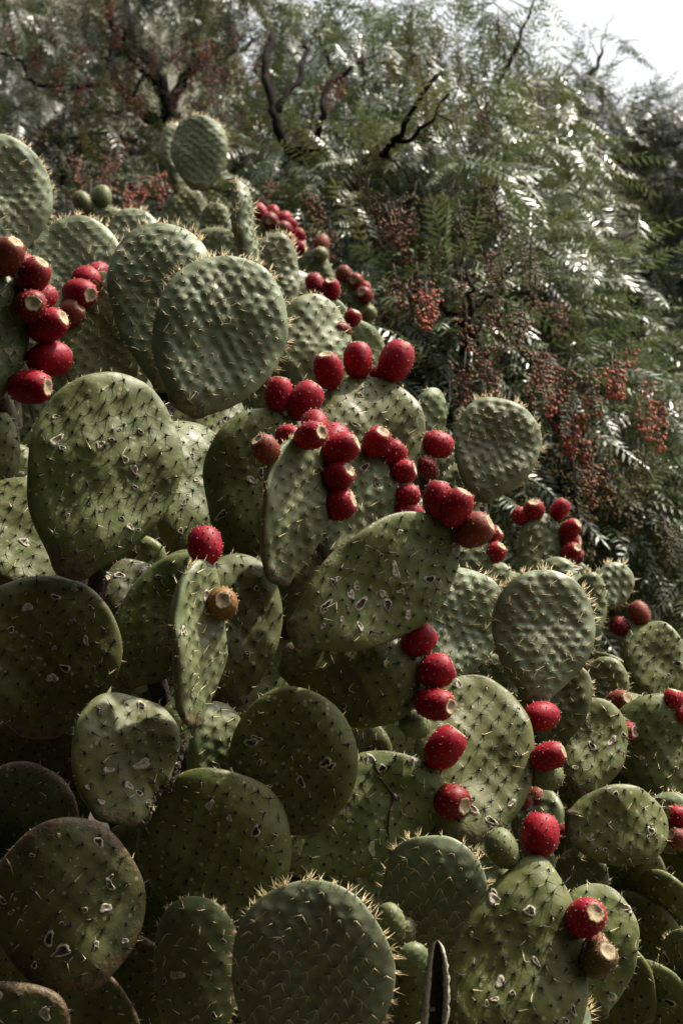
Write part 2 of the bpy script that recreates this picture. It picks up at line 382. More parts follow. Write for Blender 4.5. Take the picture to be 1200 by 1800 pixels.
    for side in (-1, 1):
        if len(A) == 0: break
        h = T_h*prof(ra) + bumps(A)
        P3 = np.stack([A[:, 0], side*h + off(A[:, 0], A[:, 1]), A[:, 1]], 1)
        AP.append(P3); AD.append(np.tile([0, side, 0.0], (len(A), 1)))
        for i in range(len(A)):
            k = rr.choice((1, 2, 2, 3, 4) if kind == 'young' else (1, 2, 3, 4)) if rr.random() < spn else 0
            base_a = rr.uniform(0, 6.28)
            for j in range(k):
                an = base_a + j*2*math.pi/max(k, 2) + rr.uniform(-0.6, 0.6)
                if kind == 'young' and j < 2: an = -math.pi/2 + rr.uniform(-0.35, 0.35) + (0.7 if j else -0.7)*rr.uniform(0.2, 2.2)
                fl = rr.uniform(0.7, 1.7) if kind == 'young' else rr.uniform(0.9, 2.6)
                SP.append(P3[i]); SD.append((math.cos(an)*fl, side*1.0, math.sin(an)*fl))
                SL.append(rr.uniform(0.010, 0.023) if kind == 'young' else rr.uniform(0.008, 0.019)); SR.append(0.00078 if young else 0.00095)
                SM.append((0 if rr.random() < 0.93 else 2) if kind == 'young' else (0 if rr.random() < (0.55 if kind == 'mid' else 0.13) else 2))
    # rim tufts
    per = np.linalg.norm(np.roll(O, -1, 0)-O, axis=1).sum(); m_ = int(per/0.0095)
    ex = int(m_*(1.25 if kind == 'young' else 0.8 if young else 0.5))
    arc = np.concatenate([[0], np.cumsum(np.linalg.norm(np.roll(O, -1, 0)-O, axis=1))]); Oc = np.vstack([O, O[:1]])
    for i in range(ex):
        at = rr.uniform(0, arc[-1]); P0 = np.array([np.interp(at, arc, Oc[:, 0]), np.interp(at, arc, Oc[:, 1])]); a = P0[1]/L
        if a < 0.15: continue
        dirc = unit(P0-c)
        yv = off(P0[0], P0[1])
        nsp = rr.choice((2, 3, 4, 5)) if young else rr.choice((1, 2, 3))
        for j in range(nsp):
            SP.append((P0[0]-dirc[0]*0.001, yv + rr.gauss(0, 0.003), P0[1]-dirc[1]*0.001))
            SD.append((dirc[0]+rr.gauss(0, 0.45), rr.gauss(0, 0.55), dirc[1]+rr.gauss(0, 0.45)))
            SL.append((rr.uniform(0.007, 0.020) if kind == 'young' else rr.uniform(0.004, 0.012))); SR.append(0.00065)
            SM.append((1 if rr.random() < 0.7 else 0) if young else (0 if rr.random() < 0.25 else 2))
    if SP:
        V1, F1 = spikes(np.array(SP, dtype=float), np.array(SD, dtype=float), np.array(SL), np.array(SR))
        sm = fast_mesh('spines', V1, F1, [M['spine_pale'], M['spine_gold'], M['spine_dark']], np.tile(np.array(SM), 3))
        o = add('spines', sm, po); o['kind'] = 'stuff'
    if AP:
        P = np.concatenate(AP); D = np.concatenate(AD); Va = []; Fa = []
        na = len(P); ks = 5
        an = np.arange(ks)*2*math.pi/ks
        rad = (0.0016 if young else 0.0022)*(0.7+0.6*NR.random(na))
        ring = np.stack([np.cos(an), np.zeros(ks), np.sin(an)*1.25], 1)
        VV = np.concatenate([P[:, None] + ring[None]*rad[:, None, None] - D[:, None]*0.0004, (P + D*0.0013)[:, None]], 1)
        i = np.arange(na)[:, None]*(ks+1)
        FF = np.concatenate([i + np.array([[k, (k+1) % ks, ks]]) for k in range(ks)])
        am = fast_mesh('areoles', VV.reshape(-1, 3), FF, M['areole_y'] if kind == 'young' else M['areole'])
        o = add('areoles', am, po); o['kind'] = 'stuff'
    # scabs with a pale raised ring and dark middle
    ns = int(1.5*({'young': 0, 'mid': 2, 'old': 6, 'worn': 8}[kind] if scars is None else scars))
    if ns:
        V2 = []; F2 = []; fm = []
        for i in range(ns):
            for _ in range(30):
                x, z = rr.uniform(-W, W)*0.9, rr.uniform(0.12, 0.95)*L
                dd = np.array([x, z])-c; t_ = math.atan2(dd[1], dd[0])
                ro1 = np.interp((t_-th_o[0]) % (2*math.pi), th_o-th_o[0], r_o) if ccw else np.interp((th_o[0]-t_) % (2*math.pi), th_o[0]-th_o, r_o)
                r1 = np.linalg.norm(dd)/ro1
                if r1 < 0.90: break
            else: continue
            big = rr.random(); sr = 0.0020 + 0.0050*big*big; el = rr.uniform(1.0, 1.9); ro_ = rr.uniform(0, 3.14); ks = 15
            o0 = len(V2); p1, p2 = rr.uniform(0, 6.28), rr.uniform(0, 6.28); jit = [1 + 0.22*math.sin(2*math.pi*2*k/ks+p1) + 0.18*math.sin(2*math.pi*3*k/ks+p2) + rr.uniform(-.1, .1) for k in range(ks)]
            for (rk, hh) in ((1.15, -0.0006), (1.0, 0.0011), (0.72, 0.0013), (0.5, 0.0003), (0.0, 0.0002)):
                for k in range(ks if rk else 1):
                    a = k*2*math.pi/ks; ex_, ez = math.cos(a)*sr*rk*jit[k], math.sin(a)*sr*rk*jit[k]*el
                    X2 = x + ex_*math.cos(ro_)-ez*math.sin(ro_); Z2 = z + ex_*math.sin(ro_)+ez*math.cos(ro_)
                    hsurf = T_h*float(prof(np.array(min(r1*1.0, 0.97)))) + float(bumps(np.array([[X2, Z2]]))[0])
                    V2.append((X2, -(hsurf+hh) + float(off(X2, Z2)), Z2))
            filled = rr.random() < 0.42
            for rg in range(3):
                for k in range(ks):
                    F2.append([o0+rg*ks+k, o0+rg*ks+(k+1) % ks, o0+(rg+1)*ks+(k+1) % ks, o0+(rg+1)*ks+k]); fm.append(0 if (rg < 2 or filled) else 1)
            for k in range(ks): F2.append([o0+3*ks+k, o0+3*ks+(k+1) % ks, o0+4*ks]); fm.append(0 if filled else 1)
        o = mesh_obj('scabs', V2, F2, [M['scab'], M['scab_dark']], po, fmat=fm); o['kind'] = 'stuff'
    # remember rim in world space
    rim = [Mx @ Vector((float(x), float(off(x, z)), float(z))) for x, z in O]
    PADS[key] = dict(obj=po, plant=pl, M=Mx, B=B, T=T, L=L, W=W, rim=rim, n=Mx.to_3x3() @ Vector((0, -1, 0)), c=Mx @ Vector((0, 0, 0.54*L)), off=off, Th=T_h, depth=depth)
    PL[pl]['pads'].append(key)
    return po

# ---- the plants
plant('mass', 470, 2.62, 'sprawling prickly pear with crowded green pads and rows of crimson fruit at its heart')
plant('left', 30, 2.95, 'grey green prickly pear with dense bunch of red fruit along one dark pad')
plant('back', 370, 4.05, 'small distant prickly pear with one round dark pad standing above the rest')
plant('arc', 560, 3.75, 'shaded prickly pear behind the others, edged with an arc of little red fruit')
plant('pale', 860, 2.80, 'prickly pear with pale young pads fringed in golden spines beside the pepper tree')
plant('far', 985, 3.25, 'little prickly pear under the pepper tree, its single pad ringed by red fruit')
plant('right', 1120, 2.85, 'low prickly pear with yellowish pads and scattered single fruit beside the pepper tree')
plant('front', 760, 2.30, 'low prickly pear with split dead pad, cone shaped buds and grey spiny pads')
plant('shade', 150, 2.35, 'old scarred prickly pear with corky brown rims and no fruit, deep in shade')

# key, plant, base, tip, width, depth, kind ...
# upper left
pad('P1', 'left', (-25, 470), (0, 238), 205, 2.85, 'young', 12, 12)
pad('P2', 'left', (150, 640), (132, 380), 168, 2.95, 'young', 14, 0)
pad('P2b', 'left', (245, 540), (236, 367), 110, 3.25, 'young', 14, 10)
pad('P2c', 'left', (185, 500), (190, 366), 95, 3.6, 'mid', 12, 0)
pad('P8', 'left', (-60, 740), (-5, 470), 165, 2.52, 'mid', 6, 14, scars=5)
pad('P8b', 'left', (190, 745), (165, 478), 150, 2.78, 'mid', 14, -10, scars=3)
pad('P8c', 'left', (112, 800), (95, 600), 120, 2.95, 'mid', 12, 15)
pad('P8d', 'left', (-30, 840), (8, 700), 75, 2.85, 'mid', 25, 10)
pad('P8e', 'left', (0, 905), (25, 780), 125, 2.75, 'old', 25, 0)
# heart of the mass
pad('P5', 'mass', (122, 1016), (232, 662), 268, 2.20, 'old', 20, 8, p=0.74, q=0.52, scars=12, res=1.25)
pad('P3', 'mass', (292, 690), (283, 392), 192, 2.36, 'young', 15, 2, p=0.80, res=1.2)
pad('P4', 'mass', (322, 728), (440, 462), 238, 2.20, 'young', 16, 4, p=0.68, q=0.5, res=1.3)
pad('P6', 'back', (440, 490), (418, 320), 22, 2.95, 'young', 8, 80, bend=0.05, cross=0.0)
pad('P6b', 'back', (470, 600), (485, 412), 98, 3.05, 'young', 14, 10)
pad('P9', 'mass', (55, 1040), (15, 845), 205, 2.36, 'old', 34, 10, scars=3)
pad('P10', 'mass', (70, 1300), (80, 1008), 272, 2.16, 'old', 6, -6, q=0.52, scars=10, res=1.2)
pad('P11', 'mass', (322, 985), (338, 735), 150, 2.48, 'old', 30, 12, scars=7)
pad('P11b', 'mass', (375, 830), (392, 690), 100, 2.72, 'old', 32, 0, scars=2)
pad('P12', 'mass', (415, 985), (484, 722), 190, 2.38, 'old', 8, 6, scars=6)
pad('P13', 'mass', (487, 1027), (540, 766), 112, 2.22, 'mid', 16, 46, p=0.58, q=0.5, scars=0, res=1.2)
pad('P14', 'mass', (640, 915), (655, 659), 198, 2.48, 'old', 25, 8, scars=7, res=1.2)
pad('P14b', 'mass', (590, 1005), (650, 785), 140, 2.36, 'mid', 20, 10, scars=3)
pad('P14c', 'mass', (540, 735), (560, 518), 135, 2.66, 'mid', 18, 20, scars=1)
pad('P14d', 'mass', (570, 660), (575, 519), 85, 2.95, 'mid', 18, 0, scars=0)
pad('P14e', 'mass', (748, 810), (760, 682), 52, 2.72, 'mid', 10, 45, scars=0)
pad('P16', 'mass', (512, 1122), (800, 942), 200, 2.12, 'old', 26, 16, p=0.70, q=0.52, scars=18, res=1.3)
pad('P16b', 'mass', (515, 1110), (592, 890), 130, 2.34, 'mid', 16, 0, scars=3)
pad('P26', 'mass', (495, 1158), (738, 1212), 178, 2.16, 'old', -8, -6, p=0.6, scars=4, res=1.1)
pad('P27', 'mass', (520, 1470), (512, 1205), 226, 2.10, 'old', 0, -8, p=0.56, q=0.56, scars=5, res=1.2)
pad('P28', 'mass', (490, 1512), (772, 1368), 200, 2.16, 'old', 16, 10, p=0.60, q=0.5, scars=9, res=1.2)
pad('P29', 'mass', (208, 1202), (372, 990), 172, 2.26, 'old', 12, 0, scars=4)
pad('P29b', 'mass', (405, 1240), (425, 974), 160, 2.24, 'old', 16, 14, scars=4)
pad('P30', 'mass', (338, 1278), (352, 985), 84, 2.03, 'mid', 14, 60, p=0.56, q=0.5, scars=4, res=1.1)
pad('P30b', 'mass', (228, 1128), (242, 985), 112, 2.30, 'worn', 32, 8, scars=5, cut=[(0.9, 0.75, 0.4)])
pad('P30c', 'mass', (245, 1060), (248, 940), 95, 2.38, 'old', 10, 0, scars=1)
pad('P30d', 'mass', (330, 1090), (345, 968), 130, 2.36, 'old', 22, 0, scars=2)
pad('P36b', 'mass', (625, 1640), (665, 1490), 120, 2.22, 'old', 30, 10, scars=2)
# shade plant, lower left
pad('P31', 'shade', (205, 1450), (232, 1217), 190, 2.02, 'old', 28, 10, p=0.5, q=0.42, scars=13, res=1.2, cut=[(1.02, 0.16, 0.50)])
pad('P31b', 'shade', (348, 1395), (398, 1234), 92, 2.14, 'mid', 18, 25, scars=1)
pad('P32', 'shade', (430, 1640), (330, 1355), 270, 2.06, 'old', 0, -8, p=0.58, q=0.52, scars=4, res=1.2)
pad('P33', 'shade', (128, 1742), (112, 1437), 268, 1.93, 'worn', 6, 0, p=0.5, q=0.5, scars=10, res=1.3)
pad('P34', 'shade', (338, 1880), (350, 1572), 158, 1.98, 'mid', 8, -20, scars=4)
pad('P41', 'shade', (20, 1900), (40, 1726), 180, 1.88, 'worn', -12, -15, scars=4)
# front plant
pad('P35', 'front', (530, 1885), (562, 1550), 290, 1.86, 'young', -4, -10, p=0.56, q=0.5, scars=2, res=1.3)
pad('P36', 'front', (755, 1745), (765, 1468), 188, 2.02, 'young', -12, -14, scars=0, res=1.1)
pad('P36c', 'front', (862, 1620), (850, 1482), 80, 2.14, 'mid', 22, 0, scars=0)
pad('P37', 'front', (895, 1850), (945, 1500), 242, 1.88, 'old', 24, 10, p=0.37, q=0.72, scars=9, res=1.3)
pad('P37b', 'front', (1045, 1790), (1052, 1553), 142, 2.02, 'old', 20, 10, scars=3)
pad('P43', 'front', (960, 1900), (1000, 1742), 110, 1.96, 'young', 6, 0, scars=0)
# pale plant
pad('P15', 'pale', (838, 880), (897, 706), 156, 2.78, 'young', 18, 6, p=0.70, res=1.2)
pad('P17', 'pale', (775, 1205), (832, 1003), 156, 2.52, 'young', 20, 6, p=0.74, res=1.1)
pad('P18', 'pale', (940, 1240), (966, 1003), 180, 2.36, 'young', 18, 6, p=0.76, q=0.50, res=1.25)
pad('P18b', 'pale', (975, 1090), (982, 980), 88, 2.80, 'mid', 20, 0)
pad('P18c', 'pale', (1030, 1130), (1040, 1008), 62, 2.74, 'mid', 14, 20)
pad('P18d', 'pale', (1038, 1068), (1104, 1000), 72, 2.88, 'young', 20, 10)
pad('P19b', 'pale', (822, 1060), (832, 930), 78, 2.64, 'mid', 16, 0)
pad('P19c', 'pale', (865, 1080), (868, 985), 70, 2.80, 'mid', 16, 0)
pad('P20', 'pale', (820, 1485), (845, 1190), 210, 2.24, 'old', 29, 10, p=0.56, q=0.5, scars=8, res=1.25)
pad('P20b', 'pale', (868, 1260), (865, 1150), 90, 2.56, 'mid', 10, 0)
pad('P20c', 'pale', (805, 945), (812, 815), 75, 2.86, 'mid', 14, 0)
pad('P21', 'pale', (960, 1320), (1012, 1168), 92, 2.46, 'mid', 8, -20, scars=1)
pad('P38b', 'pale', (940, 1520), (952, 1385), 90, 2.34, 'mid', 18, -20, scars=0)
# far little plant
pad('P19', 'far', (942, 1040), (955, 903), 82, 3.02, 'mid', 16, 6)
# right plant
pad('P22', 'right', (1022, 1402), (1052, 1230), 128, 2.46, 'old', 26, 8, scars=6)
pad('P23', 'right', (1165, 1240), (1138, 1092), 108, 2.80, 'old', 28, 6, scars=2)
pad('P23b', 'right', (1060, 1270), (1068, 1155), 80, 2.72, 'mid', 8, 0)
pad('P24', 'right', (1165, 1410), (1140, 1222), 150, 2.56, 'old', 18, 0, scars=4)
pad('P24b', 'right', (1095, 1360), (1112, 1215), 95, 2.64, 'old', 22, 0, scars=1)
pad('P25', 'right', (994, 1456), (1176, 1446), 142, 2.30, 'old', 14, 0, p=0.56, q=0.5, scars=5)
pad('P25b', 'right', (1170, 1500), (1178, 1392), 80, 2.45, 'mid', 14, 0)
pad('P38', 'right', (1020, 1620), (1022, 1488), 95, 2.32, 'mid', 6, 0)
pad('P40', 'right', (1150, 1720), (1170, 1530), 120, 2.50, 'old', -14, -25, scars=2)
pad('P40b', 'right', (1130, 1880), (1150, 1690), 150, 2.30, 'old', -16, -20, scars=2)
pad('P40c', 'right', (1210, 1830), (1215, 1640), 110, 2.30, 'mid', -10, -40)
# back plant and arc plant
pad('P7', 'back', (348, 336), (352, 203), 100, 4.15, 'young', 4, 0)
pad('P7b', 'back', (312, 338), (308, 217), 46, 4.25, 'young', 8, 40)
pad('P7c', 'back', (312, 500), (332, 330), 86, 4.20, 'mid', 20, 0, scars=1)
pad('P7d', 'back', (385, 480), (378, 358), 62, 4.02, 'mid', 12, 0, scars=0)
pad('P7e', 'back', (425, 520), (418, 395), 70, 3.7, 'mid', 14, 0, scars=0)
pad('PA1', 'arc', (475, 490), (480, 385), 72, 3.85, 'mid', 8, 0)
pad('PA2', 'arc', (560, 560), (548, 440), 66, 3.80, 'mid', 8, 0)
pad('PA3', 'arc', (625, 640), (612, 490), 74, 3.60, 'mid', 6, 0)
# fillers further inside the thicket
fr = random.Random(3)
for i, (x, y, d, pl, kd) in enumerate([(95, 830, 2.9, 'left', 'old'), (200, 640, 3.35, 'left', 'mid'), (20, 640, 3.2, 'left', 'mid'), (60, 520, 3.3, 'left', 'mid'),
        (255, 960, 2.62, 'mass', 'old'), (430, 1060, 2.6, 'mass', 'old'), (360, 800, 2.85, 'mass', 'old'), (470, 700, 3.0, 'mass', 'mid'), (690, 960, 2.72, 'mass', 'old'),
        (610, 1110, 2.6, 'mass', 'old'), (455, 1210, 2.45, 'mass', 'old'), (300, 1230, 2.5, 'mass', 'old'), (590, 1350, 2.45, 'mass', 'old'), (680, 1120, 2.65, 'mass', 'old'), (720, 1290, 2.5, 'mass', 'old'),
        (80, 1360, 2.4, 'shade', 'old'), (40, 1470, 2.3, 'shade', 'worn'), (270, 1560, 2.35, 'shade', 'old'), (230, 1760, 2.2, 'shade', 'worn'), (90, 1250, 2.5, 'shade', 'old'), (440, 1400, 2.4, 'shade', 'old'),
        (650, 1590, 2.4, 'front', 'old'), (790, 1500, 2.5, 'front', 'old'), (715, 1740, 2.2, 'front', 'mid'), (880, 1560, 2.4, 'front', 'mid'), (1060, 1760, 2.3, 'front', 'old'), (800, 1780, 2.15, 'front', 'old'),
        (770, 960, 2.95, 'pale', 'mid'), (880, 1090, 2.95, 'pale', 'mid'), (930, 1200, 2.8, 'pale', 'old'), (900, 1350, 2.6, 'pale', 'old'), (960, 1440, 2.6, 'pale', 'old'), (760, 880, 3.0, 'pale', 'mid'),
        (1060, 1240, 2.95, 'right', 'old'), (1110, 1360, 2.9, 'right', 'old'), (1090, 1560, 2.6, 'right', 'old'), (1170, 1480, 2.7, 'right', 'old'), (1180, 1320, 2.9, 'right', 'old'), (1110, 1680, 2.5, 'right', 'old'),
        (980, 1060, 3.2, 'far', 'mid'), (610, 640, 3.3, 'arc', 'mid'), (510, 560, 3.5, 'arc', 'mid'), (390, 470, 3.9, 'back', 'mid'), (300, 470, 4.3, 'back', 'mid'), (-60, 640, 3.0, 'left', 'mid'), (-50, 800, 2.7, 'left', 'old'), (-60, 1620, 2.3, 'shade', 'worn'), (-40, 1400, 2.5, 'shade', 'old'), (20, 1690, 2.3, 'shade', 'old'), (150, 1820, 2.1, 'shade', 'worn'), (10, 720, 3.3, 'left', 'mid')]):
    a = fr.uniform(-0.5, 0.5); ln = 0.24*FPX/d*fr.uniform(0.85, 1.0)
    pad('F%02d' % i, pl, (x-math.sin(a)*ln/2, y+math.cos(a)*ln/2), (x+math.sin(a)*ln/2, y-math.cos(a)*ln/2), 0.18*FPX/d*fr.uniform(0.9, 1.1), d, kd, fr.uniform(-22, -6) if y > 1230 and not 500 < x < 950 else fr.uniform(-5, 22), fr.uniform(-30, -10) if y > 1230 and not 500 < x < 950 else fr.uniform(-20, 20), res=0.7, scars=2)

# ------------------------------------------------------------------ fruit
PROF = [(0.0, 0.26), (0.05, 0.48), (0.13, 0.70), (0.25, 0.88), (0.40, 0.98), (0.54, 1.0), (0.66, 0.98), (0.77, 0.92), (0.86, 0.82), (0.925, 0.70), (0.968, 0.58), (0.985, 0.49)]
def fruit(padkey, x, y, rpx, col='red', pull=0.0, el=1.0, near=None, tol=None):
    """x, y, rpx: pixel centre and radius; pull: metres towards the viewer from the plane of the pad"""
    pd = PADS[padkey]; rr = random.Random(int(x*7+y*3)); root = PL[pd['plant']]['root']
    ray = (pt(x, y, 1.0)-CAM)                       # view depth 1
    n = pd['n']; den = ray.dot(n)
    dpt = (pd['c']-CAM).dot(n)/den if abs(den) > 0.2 else pd['depth']
    # take the depth of the nearest rim point instead of running off along a slanted plane
    rim = pd['rim']
    def pxd(q): dd = (q-CAM).dot(FW); return math.hypot((q-CAM).dot(RT)/dd*FPX+600-x, 900-(q-CAM).dot(UP)/dd*FPX-y)
    q = min(rim, key=pxd); dq = (q-CAM).dot(FW)
    dpt = min(max(dpt, dq-0.04), dq+0.04) - pull
    rad = rpx*dpt/FPX
    Cc = CAM + ray*dpt
    Rp = min(rim, key=lambda v: (v-Cc).length)
    ax = Cc-Rp; dist = ax.length
    if dist > 1.3*rad:                              # keep it attached
        Cc = Rp + ax*(1.3*rad/dist); dist = 1.3*rad
    if dist < 0.35*rad:
        ax = (Rp-pd['c']).normalized()*0.6 - FW*0.5 + Vector((0, 0, 0.4))
    ax.normalize(); ax = (ax + Vector((rr.uniform(-.2, .2), rr.uniform(-.1, .3), rr.uniform(0, .35)))).normalized()
    half = max(1.06*rad*el, min(dist+0.004, 1.28*rad)); base = Cc-ax*half; Ln = 2*half*0.99
    zq = ax.to_track_quat('Z', 'Y'); Mx = zq.to_matrix().to_4x4(); Mx.translation = base
    ns = 22; V = []; F = []; ph = rr.uniform(0, 6.28)
    for (t, r) in PROF:
        for k in range(ns):
            a = k*2*math.pi/ns; rk = r*rad*(1 + 0.018*math.sin(3*a+ph) + 0.012*math.sin(8*a+ph+t*9)); V.append((rk*math.cos(a), rk*math.sin(a), t*Ln))
    for i in range(len(PROF)-1):
        for k in range(ns): F.append([i*ns+k, i*ns+(k+1) % ns, (i+1)*ns+(k+1) % ns, (i+1)*ns+k])
    F.append(list(range(ns))[::-1])
    fo = mesh_obj('fruit', V, F, M['fruit_'+col], root, rel(root, Mx))
    # dished scar on the crown
    V = []; F = []; jit = [rr.uniform(0.86, 1.12) for _ in range(ns)]
    for (r, h) in ((0.53, 0.966), (0.475, 0.992), (0.40, 0.988), (0.27, 0.966), (0.13, 0.950)):
        for k in range(ns):
            a = k*2*math.pi/ns; V.append((r*rad*jit[k]*math.cos(a), r*rad*jit[k]*math.sin(a), h*Ln))
    V.append((0, 0, 0.945*Ln))
    for i in range(4):
        for k in range(ns): F.append([i*ns+k, i*ns+(k+1) % ns, (i+1)*ns+(k+1) % ns, (i+1)*ns+k])
    for k in range(ns): F.append([4*ns+k, 4*ns+(k+1) % ns, 5*ns])
    fo2 = mesh_obj('crown_scar', V, F, M['fruit_scar'], fo)
    # areoles with glochids
    P = []; D = []
    rows = 7
    for j in range(rows):
        t = 0.12 + 0.83*j/(rows-1); r = np.interp(t, [a for a, _ in PROF], [b for _, b in PROF])
        m_ = 10 if j < rows-1 else 15
        for k in range(m_):
            a = (k+0.5*(j & 1))*2*math.pi/m_ + rr.gauss(0, 0.06); tt = t + rr.gauss(0, 0.012)
            P.append((r*rad*math.cos(a), r*rad*math.sin(a), tt*Ln)); D.append((math.cos(a), math.sin(a), (tt-0.5)*1.1))
    P = np.array(P); D = unit(np.array(D)); m_ = len(P)
    Vd, Fd = spikes(P-D*0.0004, D, np.full(m_, 0.0016), np.full(m_, 0.0017))
    g_ = 8; P2 = np.repeat(P, g_, 0); D2 = np.repeat(D, g_, 0) + NR.normal(size=(m_*g_, 3))*0.5
    Vh, Fh = spikes(P2, D2, NR.uniform(0.0015, 0.0046, m_*g_), np.full(m_*g_, 0.00028))
    me = fast_mesh('areole_tufts', np.concatenate([Vd, Vh]), np.concatenate([Fd, Fh+len(Vd)]), [M['areole'], M['glochid']], np.concatenate([np.zeros(len(Fd)), np.ones(len(Fh))]))
    o = add('areole_tufts', me, fo); o['kind'] = 'stuff'
    return fo
# bunch on the left
for a in [('P8', 12, 452, 29, 'brown', .03), ('P8', 50, 460, 23, 'red', -.03), ('P8', 58, 486, 29, 'dark', .02), ('P8', 90, 520, 22, 'red', -.02), ('P8', 54, 538, 29, 'dark', .045), ('P8', 84, 573, 29, 'red', .02),
          ('P8', 86, 631, 32, 'red', .0), ('P8', 52, 680, 31, 'red', .03), ('P8b', 123, 553, 24, 'brown', .03), ('P8b', 172, 480, 20, 'red', -.03), ('P8b', 152, 492, 25, 'red', .0), ('P8b', 158, 521, 27, 'red', .04),
          ('P2c', 146, 356, 17, 'green', .0), ('P2c', 180, 347, 17, 'green', .0),
          # arc plant
          ('PA1', 457, 373, 13, 'red', .0), ('PA1', 480, 371, 12, 'red', -.02), ('PA1', 475, 387, 14, 'dark', .03), ('PA1', 499, 384, 12, 'red', -.01), ('PA1', 510, 396, 12, 'red', .0), ('PA1', 498, 403, 14, 'dark', .03), ('PA1', 523, 415, 13, 'red', .0), ('PA1', 524, 437, 13, 'red', .01), ('PA1', 507, 421, 12, 'brown', .03),
          ('PA2', 565, 429, 14, 'brown', .0), ('PA2', 563, 447, 13, 'green', .04), ('PA3', 604, 482, 14, 'brown', .0), ('PA3', 625, 494, 14, 'dark', .01), ('PA3', 641, 506, 11, 'red', -.01), ('PA3', 641, 519, 14, 'dark', .02), ('PA3', 648, 550, 14, 'green', .01),
          # heart
          ('P14d', 554, 502, 17, 'red', .0), ('P14d', 582, 509, 16, 'red', .02), ('P14d', 619, 560, 15, 'red', .0), ('P14c', 600, 580, 14, 'brown', .0),
          ('P14', 577, 652, 26, 'red', .02), ('P14', 629, 634, 26, 'red', .0), ('P14', 664, 645, 12, 'red', -.04), ('P14', 696, 634, 30, 'red', .0), ('P14', 768, 781, 24, 'red', .0), ('P14', 748, 818, 17, 'dark', .0), ('P14', 766, 836, 16, 'dark', -.02),
          ('P12', 489, 694, 25, 'red', .0), ('P12', 539, 700, 29, 'red', .01),
          ('P13', 467, 790, 24, 'brown', .0), ('P13', 509, 767, 21, 'red', -.03), ('P13', 555, 729, 24, 'red', -.02), ('P13', 547, 766, 25, 'red', .05), ('P13', 600, 757, 29, 'red', -.02), ('P13', 597, 789, 28, 'red', .045), ('P13', 593, 837, 27, 'red', .04), ('P13', 594, 887, 29, 'red', .035),
          ('P14b', 661, 778, 25, 'red', .02), ('P14b', 690, 797, 23, 'red', .0), ('P14b', 709, 829, 21, 'red', .01), ('P14b', 716, 871, 20, 'red', .01), ('P14b', 722, 902, 20, 'red', .0),
          ('P16', 768, 878, 26, 'red', .0), ('P16', 800, 893, 28, 'red', .03), ('P16', 831, 932, 31, 'brown', .03),
          ('P19b', 864, 942, 17, 'red', .0), ('P19b', 870, 972, 18, 'red', .01),
          ('P26', 735, 1124, 30, 'red', .0), ('P26', 766, 1180, 31, 'red', .0), ('P26', 762, 1237, 29, 'red', .01), ('P26', 736, 1284, 25, 'green', -.05), ('P28', 780, 1315, 32, 'red', .02), ('P28', 792, 1409, 32, 'dark', .02),
          ('P30', 360, 960, 31, 'red', .0), ('P30', 390, 1061, 29, 'tan', .045),
          # pale and far plants
          ('P19', 915, 908, 16, 'red', .0), ('P19', 938, 897, 18, 'red', .01), ('P19', 983, 896, 16, 'red', .0), ('P19', 1001, 930, 16, 'red', .01), ('P19', 1003, 953, 15, 'red', .0), ('P19', 1005, 970, 16, 'red', .02), ('P19', 1025, 979, 14, 'red', .0),
          ('P20', 960, 1259, 27, 'red', -.02), ('P20', 962, 1330, 25, 'red', .02), ('P20', 962, 1364, 25, 'green', -.02), ('P38b', 945, 1407, 19, 'brown', .0), ('P38b', 975, 1455, 19, 'dark', .0), ('P20', 915, 1415, 14, 'dark', -.03),
          # right plant
          ('P23', 1123, 1079, 18, 'brown', .0), ('P23', 1086, 1101, 17, 'dark', -.02), ('P24b', 1096, 1232, 19, 'brown', .03), ('P24', 1124, 1287, 21, 'red', .03), ('P24', 1182, 1233, 20, 'red', .0), ('P24', 1200, 1256, 17, 'red', .0),
          ('P25b', 1191, 1435, 19, 'red', .02), ('P25b', 1190, 1475, 19, 'brown', .03),
          # front plant
          ('P37', 948, 1468, 34, 'red', .0), ('P37', 882, 1492, 28, 'green', .0), ('P37', 1030, 1614, 34, 'red', .035), ('P37', 1047, 1660, 17, 'brown', .0), ('P37', 1063, 1682, 31, 'olive', .03)]:
    fruit(*a)

# ------------------------------------------------------------------ woody stems that carry the pads
for key, p in PL.items():
    root = p['root']; loc = root.location.copy(); ks = p['pads']
    top = max((PADS[k]['B'].z for k in ks)); fork = Vector((loc.x, loc.y + 0.12, min(0.55 + loc.z, top-0.25)))
    path = smooth_path([loc - Vector((0, 0, 0.06)), loc + Vector((0.03, 0.03, 0.28)), fork], 5, 0.012, 3)
    V, F = tube([q-loc for q in path], [0.085-0.03*i/len(path) for i in range(len(path))], 10, 0.12, 5)
    mesh_obj('trunk', V, F, M['cork'], root)
    for k in ks:
        B = PADS[k]['B']
        near = min([(q-B).length for j in ks if j != k for q in PADS[j]['rim'][::4]] + [(PADS[j]['c']-B).length for j in ks if j != k] + [9])
        if near < 0.045 or k in ('P3', 'P4', 'P7', 'P7b', 'P5', 'P30'): continue
        A_ = B + (PADS[k]['T']-B)*0.22; mid = Vector((A_.x, max(A_.y+0.16, A_.y*0.5+fork.y*0.5), A_.z-0.06)); mid2 = (mid*0.45 + fork*0.55) + Vector((0, 0.05, -0.05))
        path = smooth_path([fork, mid2, mid, A_ + FW*0.045, A_ + FW*0.006], 5, 0.004, len(k)+ord(k[-1]))
        n_ = len(path)
        V, F = tube([q-loc for q in path], [0.036-0.027*(i/(n_-1))**0.7 for i in range(n_)], 8, 0.12, 2)
        mesh_obj('stem', V, F, M['cork'], root)

